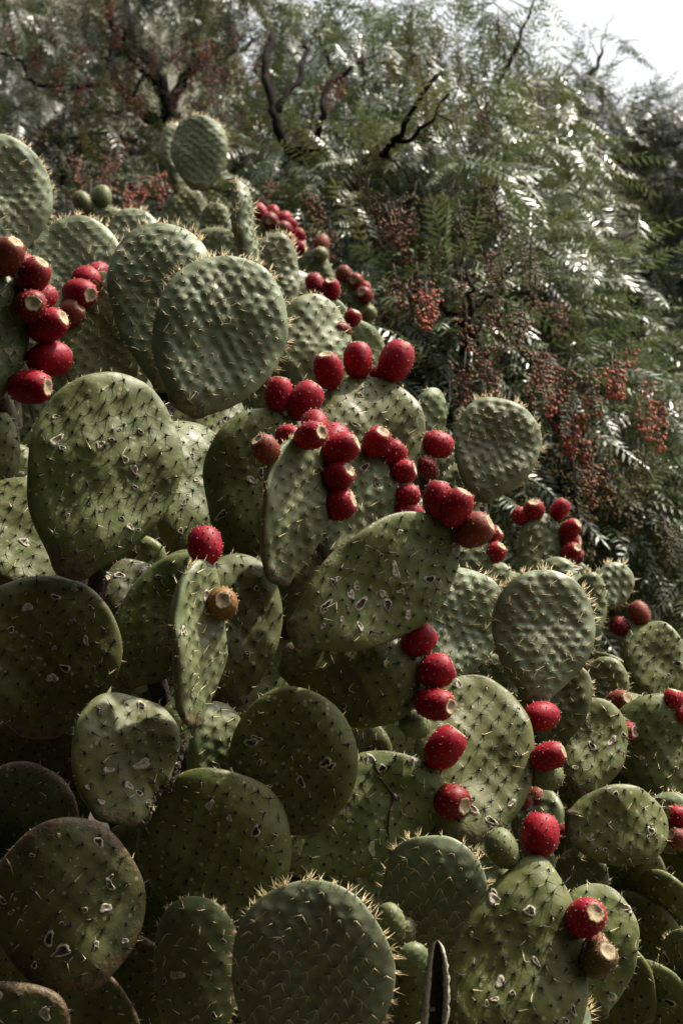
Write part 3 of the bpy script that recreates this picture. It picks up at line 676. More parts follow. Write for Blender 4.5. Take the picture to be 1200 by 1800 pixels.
# ---- extras of the front plant: split dead pad, cone shaped buds, pale stump, dry crack on a pad
def skin_attrs(o):
    n_ = len(o.data.vertices)
    for nm, v in (('edge', 0.3), ('along', 0.5)): o.data.attributes.new(nm, 'FLOAT', 'POINT').data.foreach_set('value', np.full(n_, v, dtype=np.float32))
def dead_pad():
    root = PL['front']['root']; d = 1.78; B = pt(760, 1830, d); T = pt(766, 1648, d); u = (T-B); L = u.length; u.normalize()
    n = FW.copy(); s = n.cross(u).normalized(); n = u.cross(s).normalized(); s = n.cross(u)
    Mx = Matrix((s, n, u)).transposed().to_4x4(); Mx.translation = B
    rr = random.Random(2); V = []; F = []; fm = []; na = 26
    def hw(a): return 0.0160*min(1, (a/0.10)**0.5)*max(0.0, 1-a**3.2)**0.6 + 0.0008
    # cross-section from the outside left round the back to the outside right, then over the lips into the hollow
    sec = [(-1.0, -0.15, 0), (-1.05, 0.35, 0), (-0.7, 0.9, 0), (0, 1.1, 0), (0.7, 0.9, 0), (1.05, 0.35, 0), (1.0, -0.15, 1), (0.82, -0.46, 1), (0.52, -0.30, 1), (0.42, 0.25, 2), (0.0, 0.55, 2), (-0.42, 0.25, 2), (-0.52, -0.30, 1), (-0.82, -0.46, 1)]
    m = len(sec)
    for i in range(na+1):
        a = i/na; h = hw(a)
        for (x, y, _) in sec:
            V.append((x*h*(1+rr.uniform(-.10, .10)) + 0.003*math.sin(a*3), y*h*(1+rr.uniform(-.12, .12)) - 0.01*a*a, a*L))
    for i in range(na):
        for k in range(m):
            F.append([i*m+k, i*m+(k+1) % m, (i+1)*m+(k+1) % m, (i+1)*m+k]); kind = max(sec[k][2], sec[(k+1) % m][2]) if k != m-1 else 1
            fm.append(1 if (kind == 2 and rr.random() < 0.07) else kind)
    F.append(list(range(m))); fm.append(0)
    o = mesh_obj('dead_pad', V, F, [M['mid'], M['scab'], M['scab_dark']], root, rel(root, Mx), fmat=fm)
    skin_attrs(o); o['label'] = 'split dead pad, hollow and dark inside a pale torn rim'
dead_pad()
def bud(px, py, rpx, d, ax, ln, m='mid'):
    root = PL['front']['root']; c = pt(px, py, d); rad = rpx*d/FPX; L = ln*rad
    ax = Vector(ax).normalized(); Mx = ax.to_track_quat('Z', 'Y').to_matrix().to_4x4(); Mx.translation = c-ax*L*0.5
    rr = random.Random(int(px)); V = []; F = []; ns, nr = 28, 22
    for i in range(nr+1):
        t = i/nr; r = rad*min(1.0, 0.45+1.6*t)*math.sqrt(max(0.0015, 1-max(0, (t-0.35)/0.65)**2.4))
        for k in range(ns):
            a = k*2*math.pi/ns; b_ = 1 + 0.10*abs(math.sin(4*a + t*10))*abs(math.cos(t*20 - 2*a))
            V.append((r*b_*math.cos(a), r*b_*math.sin(a)*0.82, t*L))
    for i in range(nr):
        for k in range(ns): F.append([i*ns+k, i*ns+(k+1) % ns, (i+1)*ns+(k+1) % ns, (i+1)*ns+k])
    F.append(list(range(ns))[::-1]); F.append([nr*ns+k for k in range(ns)])
    o = mesh_obj('bud', V, F, M[m], root, rel(root, Mx))
    skin_attrs(o)
    P = []; D = []
    for i in range(2, nr, 4):
        for k in range(0, ns, 4):
            v = Vector(V[i*ns+(k+i) % ns]); P.append(v[:]); D.append((v.x, v.y, rad*0.9*(i/nr)))
    P = np.repeat(np.array(P), 2, 0); D = unit(np.repeat(np.array(D), 2, 0)) + NR.normal(size=P.shape)*0.35
    V1, F1 = spikes(P, D, NR.uniform(0.002, 0.006, len(P)), np.full(len(P), 0.00035))
    s = add('spines', fast_mesh('spines', V1, F1, M['spine_pale']), o); s['kind'] = 'stuff'
bud(688, 1620, 27, 1.93, (-0.25, -0.15, 1), 2.6); bud(710, 1640, 24, 1.97, (0.35, 0.0, 1), 2.4); bud(726, 1684, 27, 1.88, (0.05, -0.35, 1), 2.2)
def stump(px, py, rpx, d, ln, lean):
    root = PL['front']['root']; c = pt(px, py, d); r = rpx*d/FPX
    path = [c - root.location + Vector((lean*t*0.03, 0.01*(1-t), -ln + ln*t)) for t in np.linspace(0, 1, 8)]
    V, F = tube(path, [r*(1.0-0.15*i/7+0.12*math.sin(i*2.1)) for i in range(8)], 11, 0.14, int(px))
    mesh_obj('stem', V, F, M['scab'], root)
stump(802, 1765, 22, 1.86, 0.16, 0.5); stump(770, 1800, 20, 1.84, 0.10, -0.6)
for key_, (x0, y0, x1, y1) in (('P31', (325, 1290, 225, 1450)), ('P30b', (298, 985, 270, 1040))):
    q_ = PADS[key_]; pr = []
    for v in q_['rim']:
        dd = (v-CAM).dot(FW); px_ = (v-CAM).dot(RT)/dd*FPX+600; py_ = 900-(v-CAM).dot(UP)/dd*FPX
        if min(x0, x1) < px_ < max(x0, x1) and y0 < py_ < y1: pr.append(q_['M'].inverted() @ v)
    if len(pr) > 3:
        pr = smooth_path(pr, 4, 0.0009, 4); V, F = tube(pr, [0.0048*(0.8+0.4*abs(math.sin(i*0.37))) for i in range(len(pr))], 9, 0.16, 3)
        fmt = [1 if NR.random() < 0.10 else 0 for i in range(len(F))]
        mesh_obj('torn_edge', V, F, [M['scab_dark'], M['scab']], q_['obj'], fmat=fmt)
pd = PADS['P28']; Mi = pd['M'].inverted()
def on_pad(pd, x, y, lift=0.0):
    n = pd['n']; ray = pt(x, y, 1.0)-CAM; d = (pd['c']-CAM).dot(n)/ray.dot(n); q = pd['M'].inverted() @ (CAM+ray*d)
    rr_ = min(1.0, math.hypot(q.x/pd['W'], (q.z/pd['L']-0.54)/0.5)); return Vector((q.x, float(pd['off'](q.x, q.z)) - pd['Th']*math.sqrt(max(0, 1-rr_**3)) - lift, q.z))
path = smooth_path([on_pad(pd, x, y, 0.002) for x, y in ((653, 1330), (659, 1350), (672, 1378), (686, 1400), (678, 1425), (675, 1460), (680, 1492), (684, 1512))], 4, 0.0004, 1)
V, F = tube(path, [0.0015]*len(path), 6, 0.3, 1); V2, F2 = tube([on_pad(pd, 687, 1399, -0.001), on_pad(pd, 687, 1402, 0.004)], [0.0065, 0.004], 9, 0.2, 4)
V, F = join([(V, F), (V2, F2)]); mesh_obj('crack', V, F, M['dry'], pd['obj'])

# ------------------------------------------------------------------ pepper trees
def frond_mesh(pairs, ln, lw, ll, seed):
    """pinnate leaf along +X hanging in -Z; returns vertices and quads"""
    rr = random.Random(seed); V = []; Q = []
    cur = rr.uniform(0.15, 0.5); side = rr.uniform(-0.12, 0.12)
    def ax(t): return np.array([ln*t, ln*side*t*t, -ln*cur*t*t])
    for i in range(4):
        a, b = ax(i/4), ax((i+1)/4); k = len(V); w_ = 0.0011
        V += [a+[0, w_, 0], a-[0, w_, 0], b-[0, w_, 0], b+[0, w_, 0]]; Q.append([k, k+1, k+2, k+3])
    for i in range(pairs):
        t = 0.12 + 0.86*i/(pairs-1); p = ax(t); dr = unit(ax(min(1, t+.02))-ax(t-.02))
        le = ll*(0.65+0.35*math.sin(math.pi*min(1, t*0.9+0.12)))*rr.uniform(0.85, 1.12)
        for sgn in (-1, 1):
            if rr.random() < 0.05: continue
            d = unit(dr*rr.uniform(0.45, 0.75) + np.array([0, sgn*1.0, 0]) + np.array([0, 0, rr.uniform(-0.55, 0.0)]))
            nrm = unit(np.cross(d, dr)); wv = unit(np.cross(nrm, d))*lw; dip = np.array([0, 0, -1])*le*rr.uniform(0.02, 0.16)
            k = len(V); V += [p, p+d*le*0.45+wv, p+d*le+dip, p+d*le*0.45-wv]; Q.append([k, k+1, k+2, k+3])
    d = unit(ax(1)-ax(0.95)); k = len(V); p = ax(1); V += [p, p+d*ll*.4+[0, lw, 0], p+d*ll*.9, p+d*ll*.4-[0, lw, 0]]; Q.append([k, k+1, k+2, k+3])
    return np.array(V), np.array(Q)
FR = [frond_mesh(9+k % 4, 0.155+0.015*(k % 3), 0.0034+0.0004*(k % 2), 0.036+0.003*(k % 3), 40+k) for k in range(6)]
def frames(D):
    """rotation matrices with X along D, roughly keeping +Z up"""
    X = unit(D); up = np.tile([0, 0, 1.0], (len(D), 1)) + NR.normal(size=D.shape)*0.35
    Y = unit(np.cross(up, X)); Z = np.cross(X, Y); return np.stack([X, Y, Z], 2)
def berry_mesh(nm, m, n, ln, wd, r, seed):
    rr = random.Random(seed); V = []; F = []; fm = []
    ico = [(0, 0, 1)] + [(0.894*math.cos(k*1.2566), 0.894*math.sin(k*1.2566), 0.447) for k in range(5)] + [(0.894*math.cos(k*1.2566+.628), 0.894*math.sin(k*1.2566+.628), -0.447) for k in range(5)] + [(0, 0, -1)]
    fi = [[0, 1+k, 1+(k+1) % 5] for k in range(5)] + [[1+k, 6+k, 1+(k+1) % 5] for k in range(5)] + [[1+(k+1) % 5, 6+k, 6+(k+1) % 5] for k in range(5)] + [[11, 6+(k+1) % 5, 6+k] for k in range(5)]
    for i in range(n):
        t = rr.random(); a = rr.uniform(0, 6.28); q = wd*rr.random()**0.6*(1-0.45*t); c = Vector((q*math.cos(a), q*math.sin(a), -t*ln)); rad = r*rr.uniform(0.75, 1.15)
        o = len(V); V += [(c.x+x*rad, c.y+y*rad, c.z+z*rad) for x, y, z in ico]; F += [[j+o for j in f] for f in fi]; fm += [0]*20
        s = Vector((0, 0, c.z+0.012)); d = (c-s); e = d.cross(Vector((0.3, 0.2, 1))).normalized()*0.0007; o = len(V)
        V += [tuple(s+e), tuple(s-e), tuple(c-e), tuple(c+e)]; F.append([o, o+1, o+2, o+3]); fm.append(1)
    v, f = tube([(0, 0, 0.03), (0.004, 0, -ln*.5), (0, 0.003, -ln)], [0.0016, 0.0012, 0.0007], 4); o = len(V); V += v; F += [[j+o for j in q] for q in f]; fm += [1]*len(f)
    return mesh_obj(nm, V, F, [m, M['bark_pale']], fmat=fm, link=False)
BM = {'red': [berry_mesh('berry_cluster', M['berry_red'], 38, 0.075, 0.030, 0.0040, k) for k in (1, 2, 3)],
      'rust': [berry_mesh('berry_cluster', M['berry_rust'], 46, 0.085, 0.032, 0.0037, k) for k in (4, 5, 6)],
      'olive': [berry_mesh('berry_cluster', M['berry_olive'], 70, 0.10, 0.034, 0.0030, k) for k in (7, 8)]}

def tree(label, base_px, base_d, clumps, limbs, leaf, scale=1.0, berries=(), nobj=240, seed=1, droop=0.7, thin=1.0, bark='bark'):
    """clumps: (px, py, depth, radius across, radius deep, radius up, strands); limbs: lists of (px, py, depth) with start and end radius"""
    global NR
    NR = np.random.default_rng(seed); rr = random.Random(seed)
    b = pt(base_px, 900, base_d); root = thing('pepper_tree', (b.x, b.y, float(gz(b.x, b.y))), label, 'tree', 'pepper trees behind the cacti'); loc = root.location.copy(); ln_ = np.array(loc)
    tips = []
    for i, (pp, r0, r1, first) in enumerate(limbs):
        P = [pt(*q) for q in pp]
        if first: P = [loc - Vector((0, 0, 0.1))] + P
        path = smooth_path(P, 6, 0.012, i+seed); n_ = len(path)
        V, F = tube([q-loc for q in path], [0.72*(r0+(r1-r0)*k/(n_-1)) for k in range(n_)], 9 if r0 > 0.03 else 6, 0.10, i)
        mesh_obj('trunk' if first else 'branch', V, F, M[bark], root); tips += path[::2]
    TP = np.array([t[:] for t in tips])
    # strands of pendulous twigs
    S0 = []; SDir = []; SLen = []; cid = []
    for ci, (px, py, d, rx, ry, rz, n) in enumerate(clumps):
        c = np.array(pt(px, py, d)); n = max(3, int(n*thin)); q = unit(NR.normal(size=(n, 3)))*(NR.random((n, 1))**0.42); S0.append(c + q*np.array([rx, ry, rz]))
        o = q.copy(); o[:, 2] *= 0.5; SDir.append(unit(o + NR.normal(size=(n, 3))*0.5 + [0, 0, 0.15])); SLen.append(NR.uniform(0.16, 0.38, n)*scale); cid.append(np.full(n, ci))
    S0 = np.concatenate(S0); SDir = np.concatenate(SDir); SLen = np.concatenate(SLen); ns = len(S0)
    K = 9; FPos = []; FDir = []; FT = []; TW = []
    tint_s = NR.random(ns)
    for k in range(K+1):
        t = k/K; pos = S0 + SDir*(SLen*t)[:, None]*0.75 + np.array([0, 0, -1])*(SLen*t*t*droop)[:, None]; TW.append(pos)
        if k == 0: continue
        sd = unit(np.cross(SDir + [0, 0, -droop*t], NR.normal(size=(ns, 3)))); d = unit(SDir*(0.6-0.3*t) + sd*0.9 + np.array([0, 0, -droop*(0.35+0.6*t)]))
        FPos.append(pos); FDir.append(d); FT.append(tint_s)
    FPos = np.concatenate(FPos); FDir = np.concatenate(FDir); FT = np.clip(np.concatenate(FT)*0.75 + NR.random(len(FPos))*0.25, 0, 0.999)
    nfr = len(FPos); Rm = frames(FDir); sc = NR.uniform(0.8, 1.2, nfr)*scale; var = NR.integers(0, len(FR), nfr)
    # the ones that show largest are leaves of their own
    dist = (FPos-np.array(CAM)) @ np.array(FW); px = (FPos-np.array(CAM)) @ np.array(RT)/dist*FPX+600; py = 900-(FPos-np.array(CAM)) @ np.array(UP)/dist*FPX
    vis = (px > 0) & (px < 1200) & (py > 0) & (py < 1150); order = np.argsort(np.where(vis, dist/sc, 1e9))[:nobj]; own = np.zeros(nfr, bool); own[order] = True; own &= vis
    fm_ = []
    for v, q in FR:
        fm_.append(fast_mesh('frond', v, q, leaf, tint=np.full(len(v), 0.3)))
    for i in np.nonzero(own)[0]:
        mx = Matrix(Rm[i].tolist()).to_4x4() @ Matrix.Scale(float(sc[i]), 4); mx.translation = Vector(FPos[i]) - loc
        add('frond', fm_[var[i]], root, mx)
    Vs = []; Qs = []; Ts = []; o = 0
    for k, (v, q) in enumerate(FR):
        idx = np.nonzero((var == k) & ~own)[0]
        if not len(idx): continue
        W_ = np.einsum('nij,vj->nvi', Rm[idx]*sc[idx, None, None], v) + (FPos[idx]-ln_)[:, None]
        Vs.append(W_.reshape(-1, 3)); Qs.append((q[None] + (np.arange(len(idx))*len(v))[:, None, None]).reshape(-1, 4) + o); o += len(idx)*len(v); Ts.append(np.repeat(FT[idx], len(v)))
    fo = add('foliage', fast_mesh('foliage', np.concatenate(Vs), np.concatenate(Qs), leaf, tint=np.concatenate(Ts)), root); fo['kind'] = 'stuff'
    # twigs: strand stems and connections to the closest limb
    TWv = []; TWq = []; o = 0
    T3 = np.stack(TW[::3], 1)-ln_; near = TP[np.argmin(((S0[:, None]-TP[None])**2).sum(-1), 1)]-ln_ if ns*len(TP) < 4e6 else S0-ln_
    far_ = np.linalg.norm(near+ln_-S0, axis=1) > 0.24; near[far_] = (S0-ln_)[far_] + np.array([0, 0.02, 0.02])
    pathv = np.concatenate([near[:, None], (near*0.45 + T3[:, 0]*0.55 + np.where(far_, 0.0, 0.06)[:, None]*np.array([0, 0, 1.0]))[:, None], T3], 1); n_p = pathv.shape[1]
    rad = np.linspace(0.0038, 0.0013, n_p)
    ring = [(math.cos(k*2.094), math.sin(k*2.094)) for k in range(3)]
    d = unit(np.gradient(pathv, axis=1)); a = unit(np.cross(d, np.array([0.3, 0.5, 0.81]))); b_ = np.cross(d, a)
    VV = np.stack([pathv + (a*cx + b_*cy)*rad[None, :, None] for cx, cy in ring], 2).reshape(-1, 3)
    st = np.arange(ns)[:, None]*n_p*3; Q = []
    for i in range(n_p-1):
        for k in range(3): Q.append(st + np.array([[i*3+k, i*3+(k+1) % 3, (i+1)*3+(k+1) % 3, (i+1)*3+k]]))
    tw = add('twigs', fast_mesh('twigs', VV, np.concatenate(Q), M['bark_pale']), root); tw['kind'] = 'stuff'
    for (px_, py_, d_, kind, n, sx, sy) in berries:
        for k in range(max(2, int(n*0.75))):
            p = pt(px_+rr.gauss(0, sx), py_+rr.gauss(0, sy), d_+rr.uniform(-0.42, -0.05)); mx = Matrix.Rotation(rr.uniform(0, 6.28), 4, 'Z') @ Matrix.Rotation(rr.uniform(-0.4, 0.4), 4, 'X') @ Matrix.Scale(rr.uniform(0.8, 1.2)*scale, 4)
            mx.translation = p-loc; add('berry_cluster', rr.choice(BM[kind]), root, mx)
    return root

# the near pepper tree, centre and right
tree('leafy pepper tree with drooping fronds and coral berry clusters right behind the cacti', 905, 5.0,
     [(480, 300, 5.3, .26, .3, .20, 34), (560, 330, 5.1, .26, .3, .24, 40), (640, 240, 5.3, .26, .3, .24, 36), (720, 330, 4.9, .26, .3, .26, 44), (745, 170, 5.4, .28, .3, .26, 22), (830, 320, 4.9, .24, .3, .26, 44), (850, 140, 5.6, .24, .3, .30, 13),
      (905, 290, 5.2, .20, .3, .24, 34), (640, 440, 4.9, .26, .3, .24, 42), (760, 460, 4.6, .26, .3, .24, 46), (880, 450, 4.6, .22, .3, .26, 46), (955, 520, 4.7, .20, .3, .24, 38), (700, 570, 4.4, .24, .25, .22, 44), (820, 590, 4.3, .24, .25, .24, 50),
      (930, 650, 4.4, .22, .25, .24, 46), (760, 690, 4.25, .22, .2, .20, 40), (870, 720, 4.3, .22, .25, .22, 44), (1000, 720, 4.5, .22, .25, .24, 44), (1070, 790, 4.5, .24, .25, .22, 44), (1000, 860, 4.5, .24, .25, .22, 40), (1110, 900, 4.6, .26, .25, .24, 40),
      (1030, 1000, 4.7, .28, .25, .22, 30), (900, 880, 4.7, .24, .25, .22, 34), (1170, 1020, 4.8, .28, .25, .26, 34), (1200, 880, 4.8, .28, .25, .3, 34), (1150, 760, 4.7, .22, .25, .16, 30), (1240, 760, 4.7, .24, .25, .2, 24),
      (600, 70, 5.9, .3, .3, .22, 15), (690, 60, 5.9, .3, .3, .24, 15), (790, 40, 6.0, .3, .3, .26, 14), (880, 60, 6.0, .22, .3, .3, 9), (500, 120, 6.2, .3, .3, .3, 24), (660, 150, 5.8, .3, .3, .2, 13), (930, 180, 5.8, .16, .3, .24, 8), (600, 560, 4.8, .24, .2, .2, 20), (500, 420, 5.0, .24, .2, .18, 20), (560, 480, 4.9, .24, .2, .2, 22)],
     [([(900, 800, 5.2), (850, 620, 5.3), (800, 420, 5.4), (740, 260, 5.5), (760, 100, 5.7)], .085, .020, True),
      ([(800, 420, 5.4), (700, 330, 5.2), (600, 300, 5.2), (520, 280, 5.3)], .035, .010, False), ([(672, 275, 4.6), (690, 255, 4.55), (716, 205, 4.5), (775, 128, 4.55)], .017, .010, False), ([(695, 252, 4.55), (750, 225, 4.5), (785, 160, 4.55)], .012, .005, False),
      ([(850, 620, 5.3), (930, 560, 5.0), (1000, 640, 4.8), (1080, 740, 4.7)], .035, .010, False), ([(812, 630, 4.1), (822, 590, 3.92), (828, 520, 3.9), (826, 450, 4.0)], .014, .007, False), ([(772, 530, 3.95), (795, 560, 3.95), (822, 575, 3.95)], .008, .012, False), ([(826, 540, 3.92), (860, 520, 3.95), (905, 450, 4.0)], .010, .005, False),
      ([(740, 260, 5.5), (850, 200, 5.5), (905, 80, 5.7), (940, 0, 5.8)], .022, .006, False), ([(700, 330, 5.3), (620, 180, 5.7), (560, 60, 5.9)], .025, .008, False), ([(860, 960, 4.6), (910, 890, 4.6), (985, 830, 4.6)], .006, .003, False), ([(1170, 960, 4.3), (1140, 900, 4.4), (1190, 860, 4.5)], .007, .003, False),
      ([(900, 860, 5.2), (1000, 900, 4.9), (1120, 920, 4.8)], .03, .01, False),
      ([(620, 300, 5.0), (560, 262, 4.9), (505, 262, 4.85), (482, 200, 4.9), (468, 130, 5.0), (480, 60, 5.2)], .028, .02, False), ([(560, 262, 4.9), (566, 210, 4.9), (575, 160, 5.0), (640, 105, 5.1)], .02, .010, False), ([(482, 200, 4.9), (520, 140, 5.0), (540, 70, 5.2)], .02, .01, False), ([(560, 262, 4.9), (590, 290, 4.8), (620, 312, 4.8)], .010, .006, False)],
     M['leaf'], 1.18,
     [(590, 150, 5.2, 'red', 3, 14, 12), (690, 400, 4.6, 'rust', 7, 26, 22), (560, 395, 4.7, 'rust', 5, 30, 18), (690, 500, 4.25, 'rust', 8, 34, 18), (752, 515, 4.1, 'red', 4, 10, 10), (850, 460, 4.25, 'rust', 5, 20, 30), (980, 540, 4.4, 'rust', 7, 18, 40), (985, 640, 4.2, 'rust', 6, 20, 25),
      (835, 640, 4.05, 'rust', 7, 26, 34), (880, 690, 4.05, 'red', 5, 22, 16), (990, 700, 4.2, 'red', 8, 24, 20), (1075, 660, 4.25, 'red', 6, 14, 30), (1160, 710, 4.35, 'red', 7, 18, 22), (1010, 740, 4.2, 'red', 4, 18, 20), (940, 620, 4.1, 'rust', 5, 18, 22),
      (720, 240, 5.0, 'olive', 8, 60, 60), (860, 340, 4.55, 'olive', 10, 24, 36), (800, 480, 4.3, 'olive', 8, 40, 40), (900, 470, 4.3, 'olive', 7, 24, 28), (680, 350, 4.65, 'olive', 7, 30, 20), (1100, 800, 4.2, 'olive', 8, 40, 30), (1030, 830, 4.2, 'rust', 7, 40, 34), (960, 800, 4.2, 'olive', 6, 30, 30), (1120, 900, 4.25, 'olive', 6, 40, 40), (640, 120, 5.5, 'rust', 6, 60, 50), (840, 90, 5.4, 'olive', 8, 50, 60), (900, 200, 5.2, 'olive', 6, 30, 50), (830, 190, 5.1, 'rust', 4, 20, 20), (740, 60, 5.6, 'olive', 6, 60, 40), (520, 330, 4.8, 'rust', 4, 30, 20), (900, 560, 4.2, 'rust', 6, 30, 34)],
     nobj=290, seed=11, thin=0.62)
# open tree at the back left with dark forking limbs
tree('open pepper tree with dark forking limbs and rusty berries against the hillside', 285, 6.6,
     [(30, 60, 7.3, .4, .3, .22, 18), (140, 0, 7.4, .4, .3, .16, 18), (260, -10, 7.4, .4, .3, .14, 16), (370, 20, 7.4, .36, .3, .18, 16), (450, 90, 7.2, .3, .3, .26, 18), (40, 190, 7.0, .30, .3, .18, 16), (130, 130, 7.5, .3, .3, .16, 8), (60, 310, 6.0, .36, .4, .22, 26), (150, 290, 6.0, .3, .4, .2, 26),
      (230, 300, 5.8, .26, .3, .16, 26), (120, 370, 5.4, .26, .3, .16, 22), (430, 250, 5.8, .2, .3, .2, 20), (-70, 150, 6.7, .3, .4, .5, 24), (260, 390, 5.6, .3, .3, .16, 22), (430, 340, 5.5, .26, .3, .16, 22), (390, 190, 7.4, .2, .2, .12, 4), (330, 40, 7.3, .3, .2, .16, 8), (50, 0, 6.3, .36, .3, .12, 16), (190, -30, 6.2, .36, .3, .12, 16), (330, -20, 6.3, .36, .3, .12, 16), (450, 10, 6.2, .3, .3, .16, 16)],
     [([(298, 330, 6.4), (295, 235, 6.4), (296, 195, 6.4), (270, 120, 6.5), (235, 60, 6.6), (215, -40, 6.7)], .075, .018, True), ([(296, 195, 6.4), (330, 130, 6.5), (400, 95, 6.6), (450, 70, 6.7)], .032, .009, False), ([(292, 225, 6.4), (230, 175, 6.5), (200, 130, 6.6), (200, 60, 6.7), (190, -30, 6.8)], .045, .02, False),
      ([(200, 100, 6.6), (240, 80, 6.7), (260, 130, 6.7)], .014, .006, False), ([(270, 120, 6.5), (225, 85, 6.5), (205, 75, 6.6)], .014, .01, False), ([(190, 150, 6.5), (110, 150, 6.4), (50, 140, 6.4), (40, 105, 6.4), (-20, 90, 6.4)], .018, .008, False), ([(285, 250, 6.2), (240, 245, 6.0), (150, 235, 6.0), (80, 260, 6.0)], .02, .008, False), ([(298, 330, 6.3), (200, 330, 6.0), (120, 330, 5.7), (100, 250, 5.8)], .02, .008, False),
      ([(298, 330, 6.3), (400, 300, 6.0), (440, 260, 6.0)], .02, .008, False), ([(335, 120, 6.5), (350, 60, 6.6), (340, -20, 6.8)], .016, .008, False), ([(285, 170, 6.3), (255, 130, 6.3), (225, 95, 6.4), (218, 40, 6.4)], .024, .010, False), ([(200, 110, 6.3), (160, 85, 6.3), (140, 40, 6.4)], .012, .005, False), ([(255, 130, 6.3), (240, 150, 6.2), (215, 200, 6.2), (150, 190, 6.1)], .014, .005, False), ([(296, 230, 6.2), (250, 262, 6.0), (205, 275, 5.9)], .016, .006, False), ([(310, 170, 6.3), (345, 125, 6.3), (395, 108, 6.3)], .018, .007, False), ([(110, 330, 5.6), (125, 280, 5.7), (150, 250, 5.9)], .012, .006, False)],
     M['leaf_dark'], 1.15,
     [(150, 130, 6.2, 'rust', 16, 70, 50), (330, 90, 6.2, 'rust', 18, 60, 50), (250, 160, 6.1, 'rust', 10, 50, 40), (200, 240, 6.0, 'rust', 8, 60, 30), (370, 160, 6.2, 'rust', 8, 30, 40), (60, 120, 6.2, 'rust', 8, 50, 40), (280, 60, 6.2, 'red', 4, 60, 30), (60, 220, 6.0, 'rust', 6, 40, 40), (100, 60, 6.3, 'rust', 7, 60, 30), (230, 330, 5.2, 'red', 9, 28, 14), (250, 300, 5.3, 'rust', 6, 40, 20), (180, 290, 5.5, 'rust', 5, 40, 20), (130, 380, 5.0, 'rust', 5, 30, 10), (400, 380, 5.0, 'red', 4, 16, 14), (300, 230, 6.0, 'rust', 6, 50, 30), (440, 110, 6.2, 'rust', 6, 40, 40), (430, 250, 5.6, 'rust', 4, 20, 20)],
     nobj=160, seed=23, droop=0.55, thin=0.8)
# shaded tree at the right
tree('dark pepper tree with a slim black trunk and bare twigs under the pale sky', 1180, 7.2,
     [(1000, 250, 7.0, .26, .4, .26, 36), (1070, 220, 7.1, .24, .4, .22, 30), (1040, 140, 7.0, .16, .3, .22, 10), (1110, 290, 7.4, .3, .4, .26, 36), (1190, 250, 7.6, .3, .4, .2, 36), (1010, 360, 6.7, .26, .4, .26, 36), (1090, 390, 7.0, .3, .4, .26, 36), (1240, 330, 7.4, .4, .4, .4, 40),
      (1010, 470, 6.8, .3, .4, .3, 32), (1100, 530, 6.8, .3, .4, .3, 36), (1190, 560, 7.0, .3, .4, .36, 40), (1070, 630, 6.5, .3, .3, .24, 30), (1160, 660, 6.3, .3, .3, .2, 34), (970, 130, 7.0, .14, .3, .22, 10), (1270, 620, 7.0, .4, .4, .5, 40), (1290, 420, 7.0, .3, .4, .3, 50), (1250, 210, 7.6, .24, .4, .2, 20), (1400, 180, 7.2, .35, .5, .35, 60), (1480, 60, 7.3, .4, .5, .35, 60), (1330, 330, 7.1, .3, .4, .3, 50), (1460, 330, 7.1, .4, .5, .3, 60), (1560, 180, 7.2, .4, .5, .4, 50)],  # clumps past the right frame edge are added to shade the hollow
     [([(1190, 620, 7.2), (1184, 460, 7.2), (1175, 360, 7.2), (1150, 300, 7.3)], .07, .03, True), ([(1184, 460, 7.2), (1210, 380, 7.3), (1230, 280, 7.5)], .04, .015, False), ([(1175, 360, 7.2), (1060, 300, 7.0), (1000, 200, 6.9), (1030, 150, 6.9), (1058, 90, 6.9)], .03, .010, False), ([(1058, 90, 6.9), (1062, 60, 6.9), (1080, 20, 6.9)], .006, .0025, False), ([(1050, 110, 6.9), (1038, 70, 6.9), (1025, 40, 6.9)], .005, .002, False), ([(1040, 150, 6.9), (1090, 110, 6.9), (1130, 90, 6.9)], .006, .002, False), ([(1030, 150, 6.9), (1005, 120, 6.9), (1010, 80, 6.9)], .006, .002, False),
      ([(1120, 690, 6.2), (1110, 600, 6.3), (1125, 500, 6.4), (1160, 460, 6.5)], .018, .007, False), ([(1120, 560, 6.3), (1165, 530, 6.3), (1210, 510, 6.3)], .010, .005, False), ([(1184, 500, 7.2), (1150, 440, 7.0), (1165, 400, 7.0)], .02, .01, False), ([(1230, 280, 7.5), (1330, 320, 7.2), (1400, 200, 7.2), (1480, 80, 7.3)], .03, .012, False), ([(1330, 320, 7.2), (1450, 330, 7.1), (1560, 200, 7.2)], .025, .01, False)],
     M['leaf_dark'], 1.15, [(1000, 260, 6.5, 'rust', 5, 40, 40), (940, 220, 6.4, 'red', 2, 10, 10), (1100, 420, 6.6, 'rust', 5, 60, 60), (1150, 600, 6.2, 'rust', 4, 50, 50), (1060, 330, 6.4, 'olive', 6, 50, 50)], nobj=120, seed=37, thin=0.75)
# taller tree further back closing the gaps, lower towards the right
tree('tall leafy pepper tree in the distance, higher than its neighbours on the slope', 420, 10.5,
     [(-60, 160, 10, .7, .6, .6, 40), (60, 230, 10, .6, .6, .4, 26), (40, 60, 10.5, .6, .6, .4, 22), (480, 190, 10, .4, .6, .4, 16), (450, 330, 9.5, .6, .6, .5, 40), (580, 290, 9.5, .6, .6, .3, 20), (560, 420, 9, .6, .6, .5, 40), (700, 430, 8.5, .6, .6, .5, 40), (720, 300, 9, .5, .5, .3, 16), (180, 380, 9, .6, .5, .3, 20)],
     [([(420, 450, 10.5), (440, 300, 10.4), (480, 150, 10.2), (500, 40, 10.2)], .13, .04, True), ([(440, 300, 10.4), (560, 240, 9.8), (700, 300, 9.2)], .06, .02, False), ([(430, 350, 10.4), (250, 330, 10.2), (80, 200, 10.2), (40, 80, 10.4)], .06, .02, False)],
     M['leaf_far'], 1.9, [], nobj=0, seed=51)
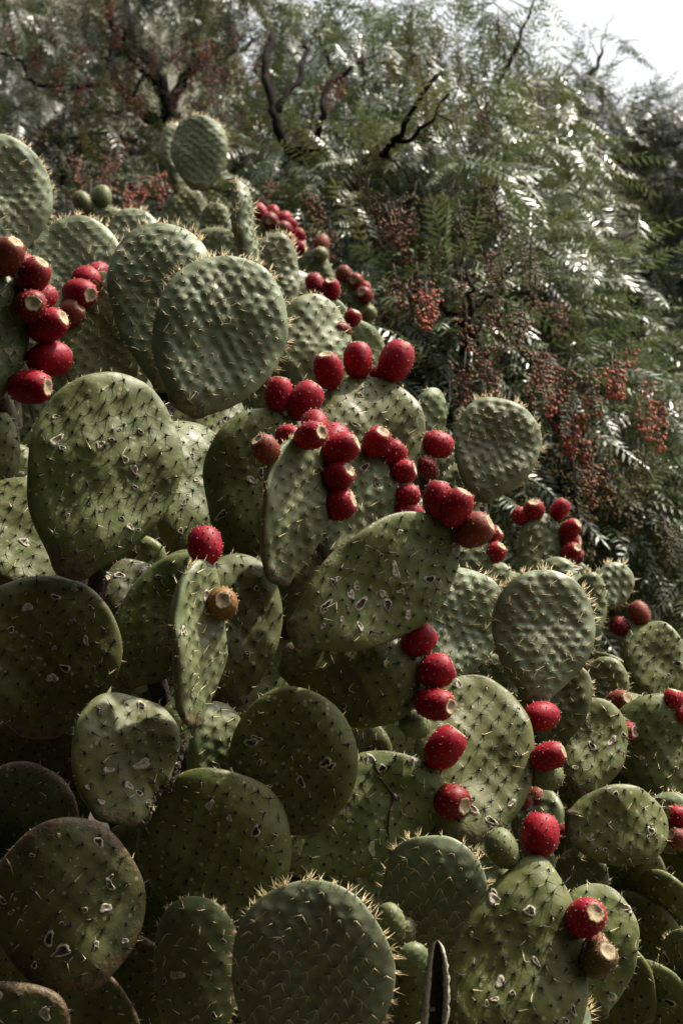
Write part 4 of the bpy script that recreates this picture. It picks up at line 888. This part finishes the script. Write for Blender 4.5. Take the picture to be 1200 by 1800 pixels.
tree('broad dark tree beyond the slim trunk, filling the hollow with leaves', 1010, 10.0,
     [(860, 330, 9.5, .5, .5, .4, 36), (880, 480, 9, .6, .5, .5, 40), (1000, 420, 9.5, .6, .5, .5, 44), (1110, 380, 10, .6, .6, .4, 44), (1220, 360, 10.5, .7, .6, .4, 44), (1000, 600, 9, .7, .6, .6, 44), (1150, 600, 9.5, .7, .6, .6, 44), (800, 620, 8.5, .6, .5, .6, 40), (1120, 800, 8.5, .8, .6, .6, 40), (940, 800, 8.5, .8, .6, .6, 40), (1260, 800, 9, .7, .6, .8, 40), (1100, 1000, 8, .9, .6, .5, 30), (700, 560, 8.5, .6, .5, .6, 30)],
     [([(1010, 700, 10), (1000, 520, 10), (1040, 380, 10)], .12, .04, True), ([(1000, 520, 10), (900, 420, 9.8), (850, 330, 9.7)], .05, .02, False), ([(1000, 520, 10), (1120, 440, 10.2), (1220, 370, 10.4)], .05, .02, False)],
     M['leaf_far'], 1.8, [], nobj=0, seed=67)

# unseen tree added behind the viewer, overhead and left to block low front light
tree('dense dark tree across the path from the cacti', 600, -3.0,
     [(600 - (x/d)*FPX, 900 + ((z-1.5)/d)*FPX, -d, .85, .5, .7, 44) for (x, z, d) in [(xx, zz, 2.5 + 0.12*abs(xx) - 0.16*zz) for zz in (0.6, 1.8, 3.0, 4.2) for xx in (-4.4, -3.1, -1.9, -0.7, 0.7, 1.9, 3.1, 4.4)] + [(-3.0, 5.2, 1.5), (-1.6, 5.3, 1.4), (0, 5.4, 1.4), (1.6, 5.3, 1.4), (3.0, 5.2, 1.5)] + [(xx, 4.9 + 0.15*k, yy) for k, yy in enumerate((0.7, -0.1, -0.8)) for xx in (-3.2, -2.0, -0.8, 0.4)] + [(-3.6 - 0.2*yy, zz, -yy) for yy in (0.6, 1.8, 3.0) for zz in (0.8, 2.0, 3.2, 4.4)]],
     [([(600, 1700, -3.0), (560, 2600, -3.0), (300, 3800, -2.8)], .14, .05, True), ([(580, 2000, -3.0), (-500, 2700, -2.9), (-1500, 2600, -2.9)], .06, .02, False), ([(580, 2200, -3.0), (1400, 2600, -2.9), (2400, 2900, -2.9)], .06, .02, False)],
     M['leaf_far'], 3.2, [], nobj=0, seed=81)
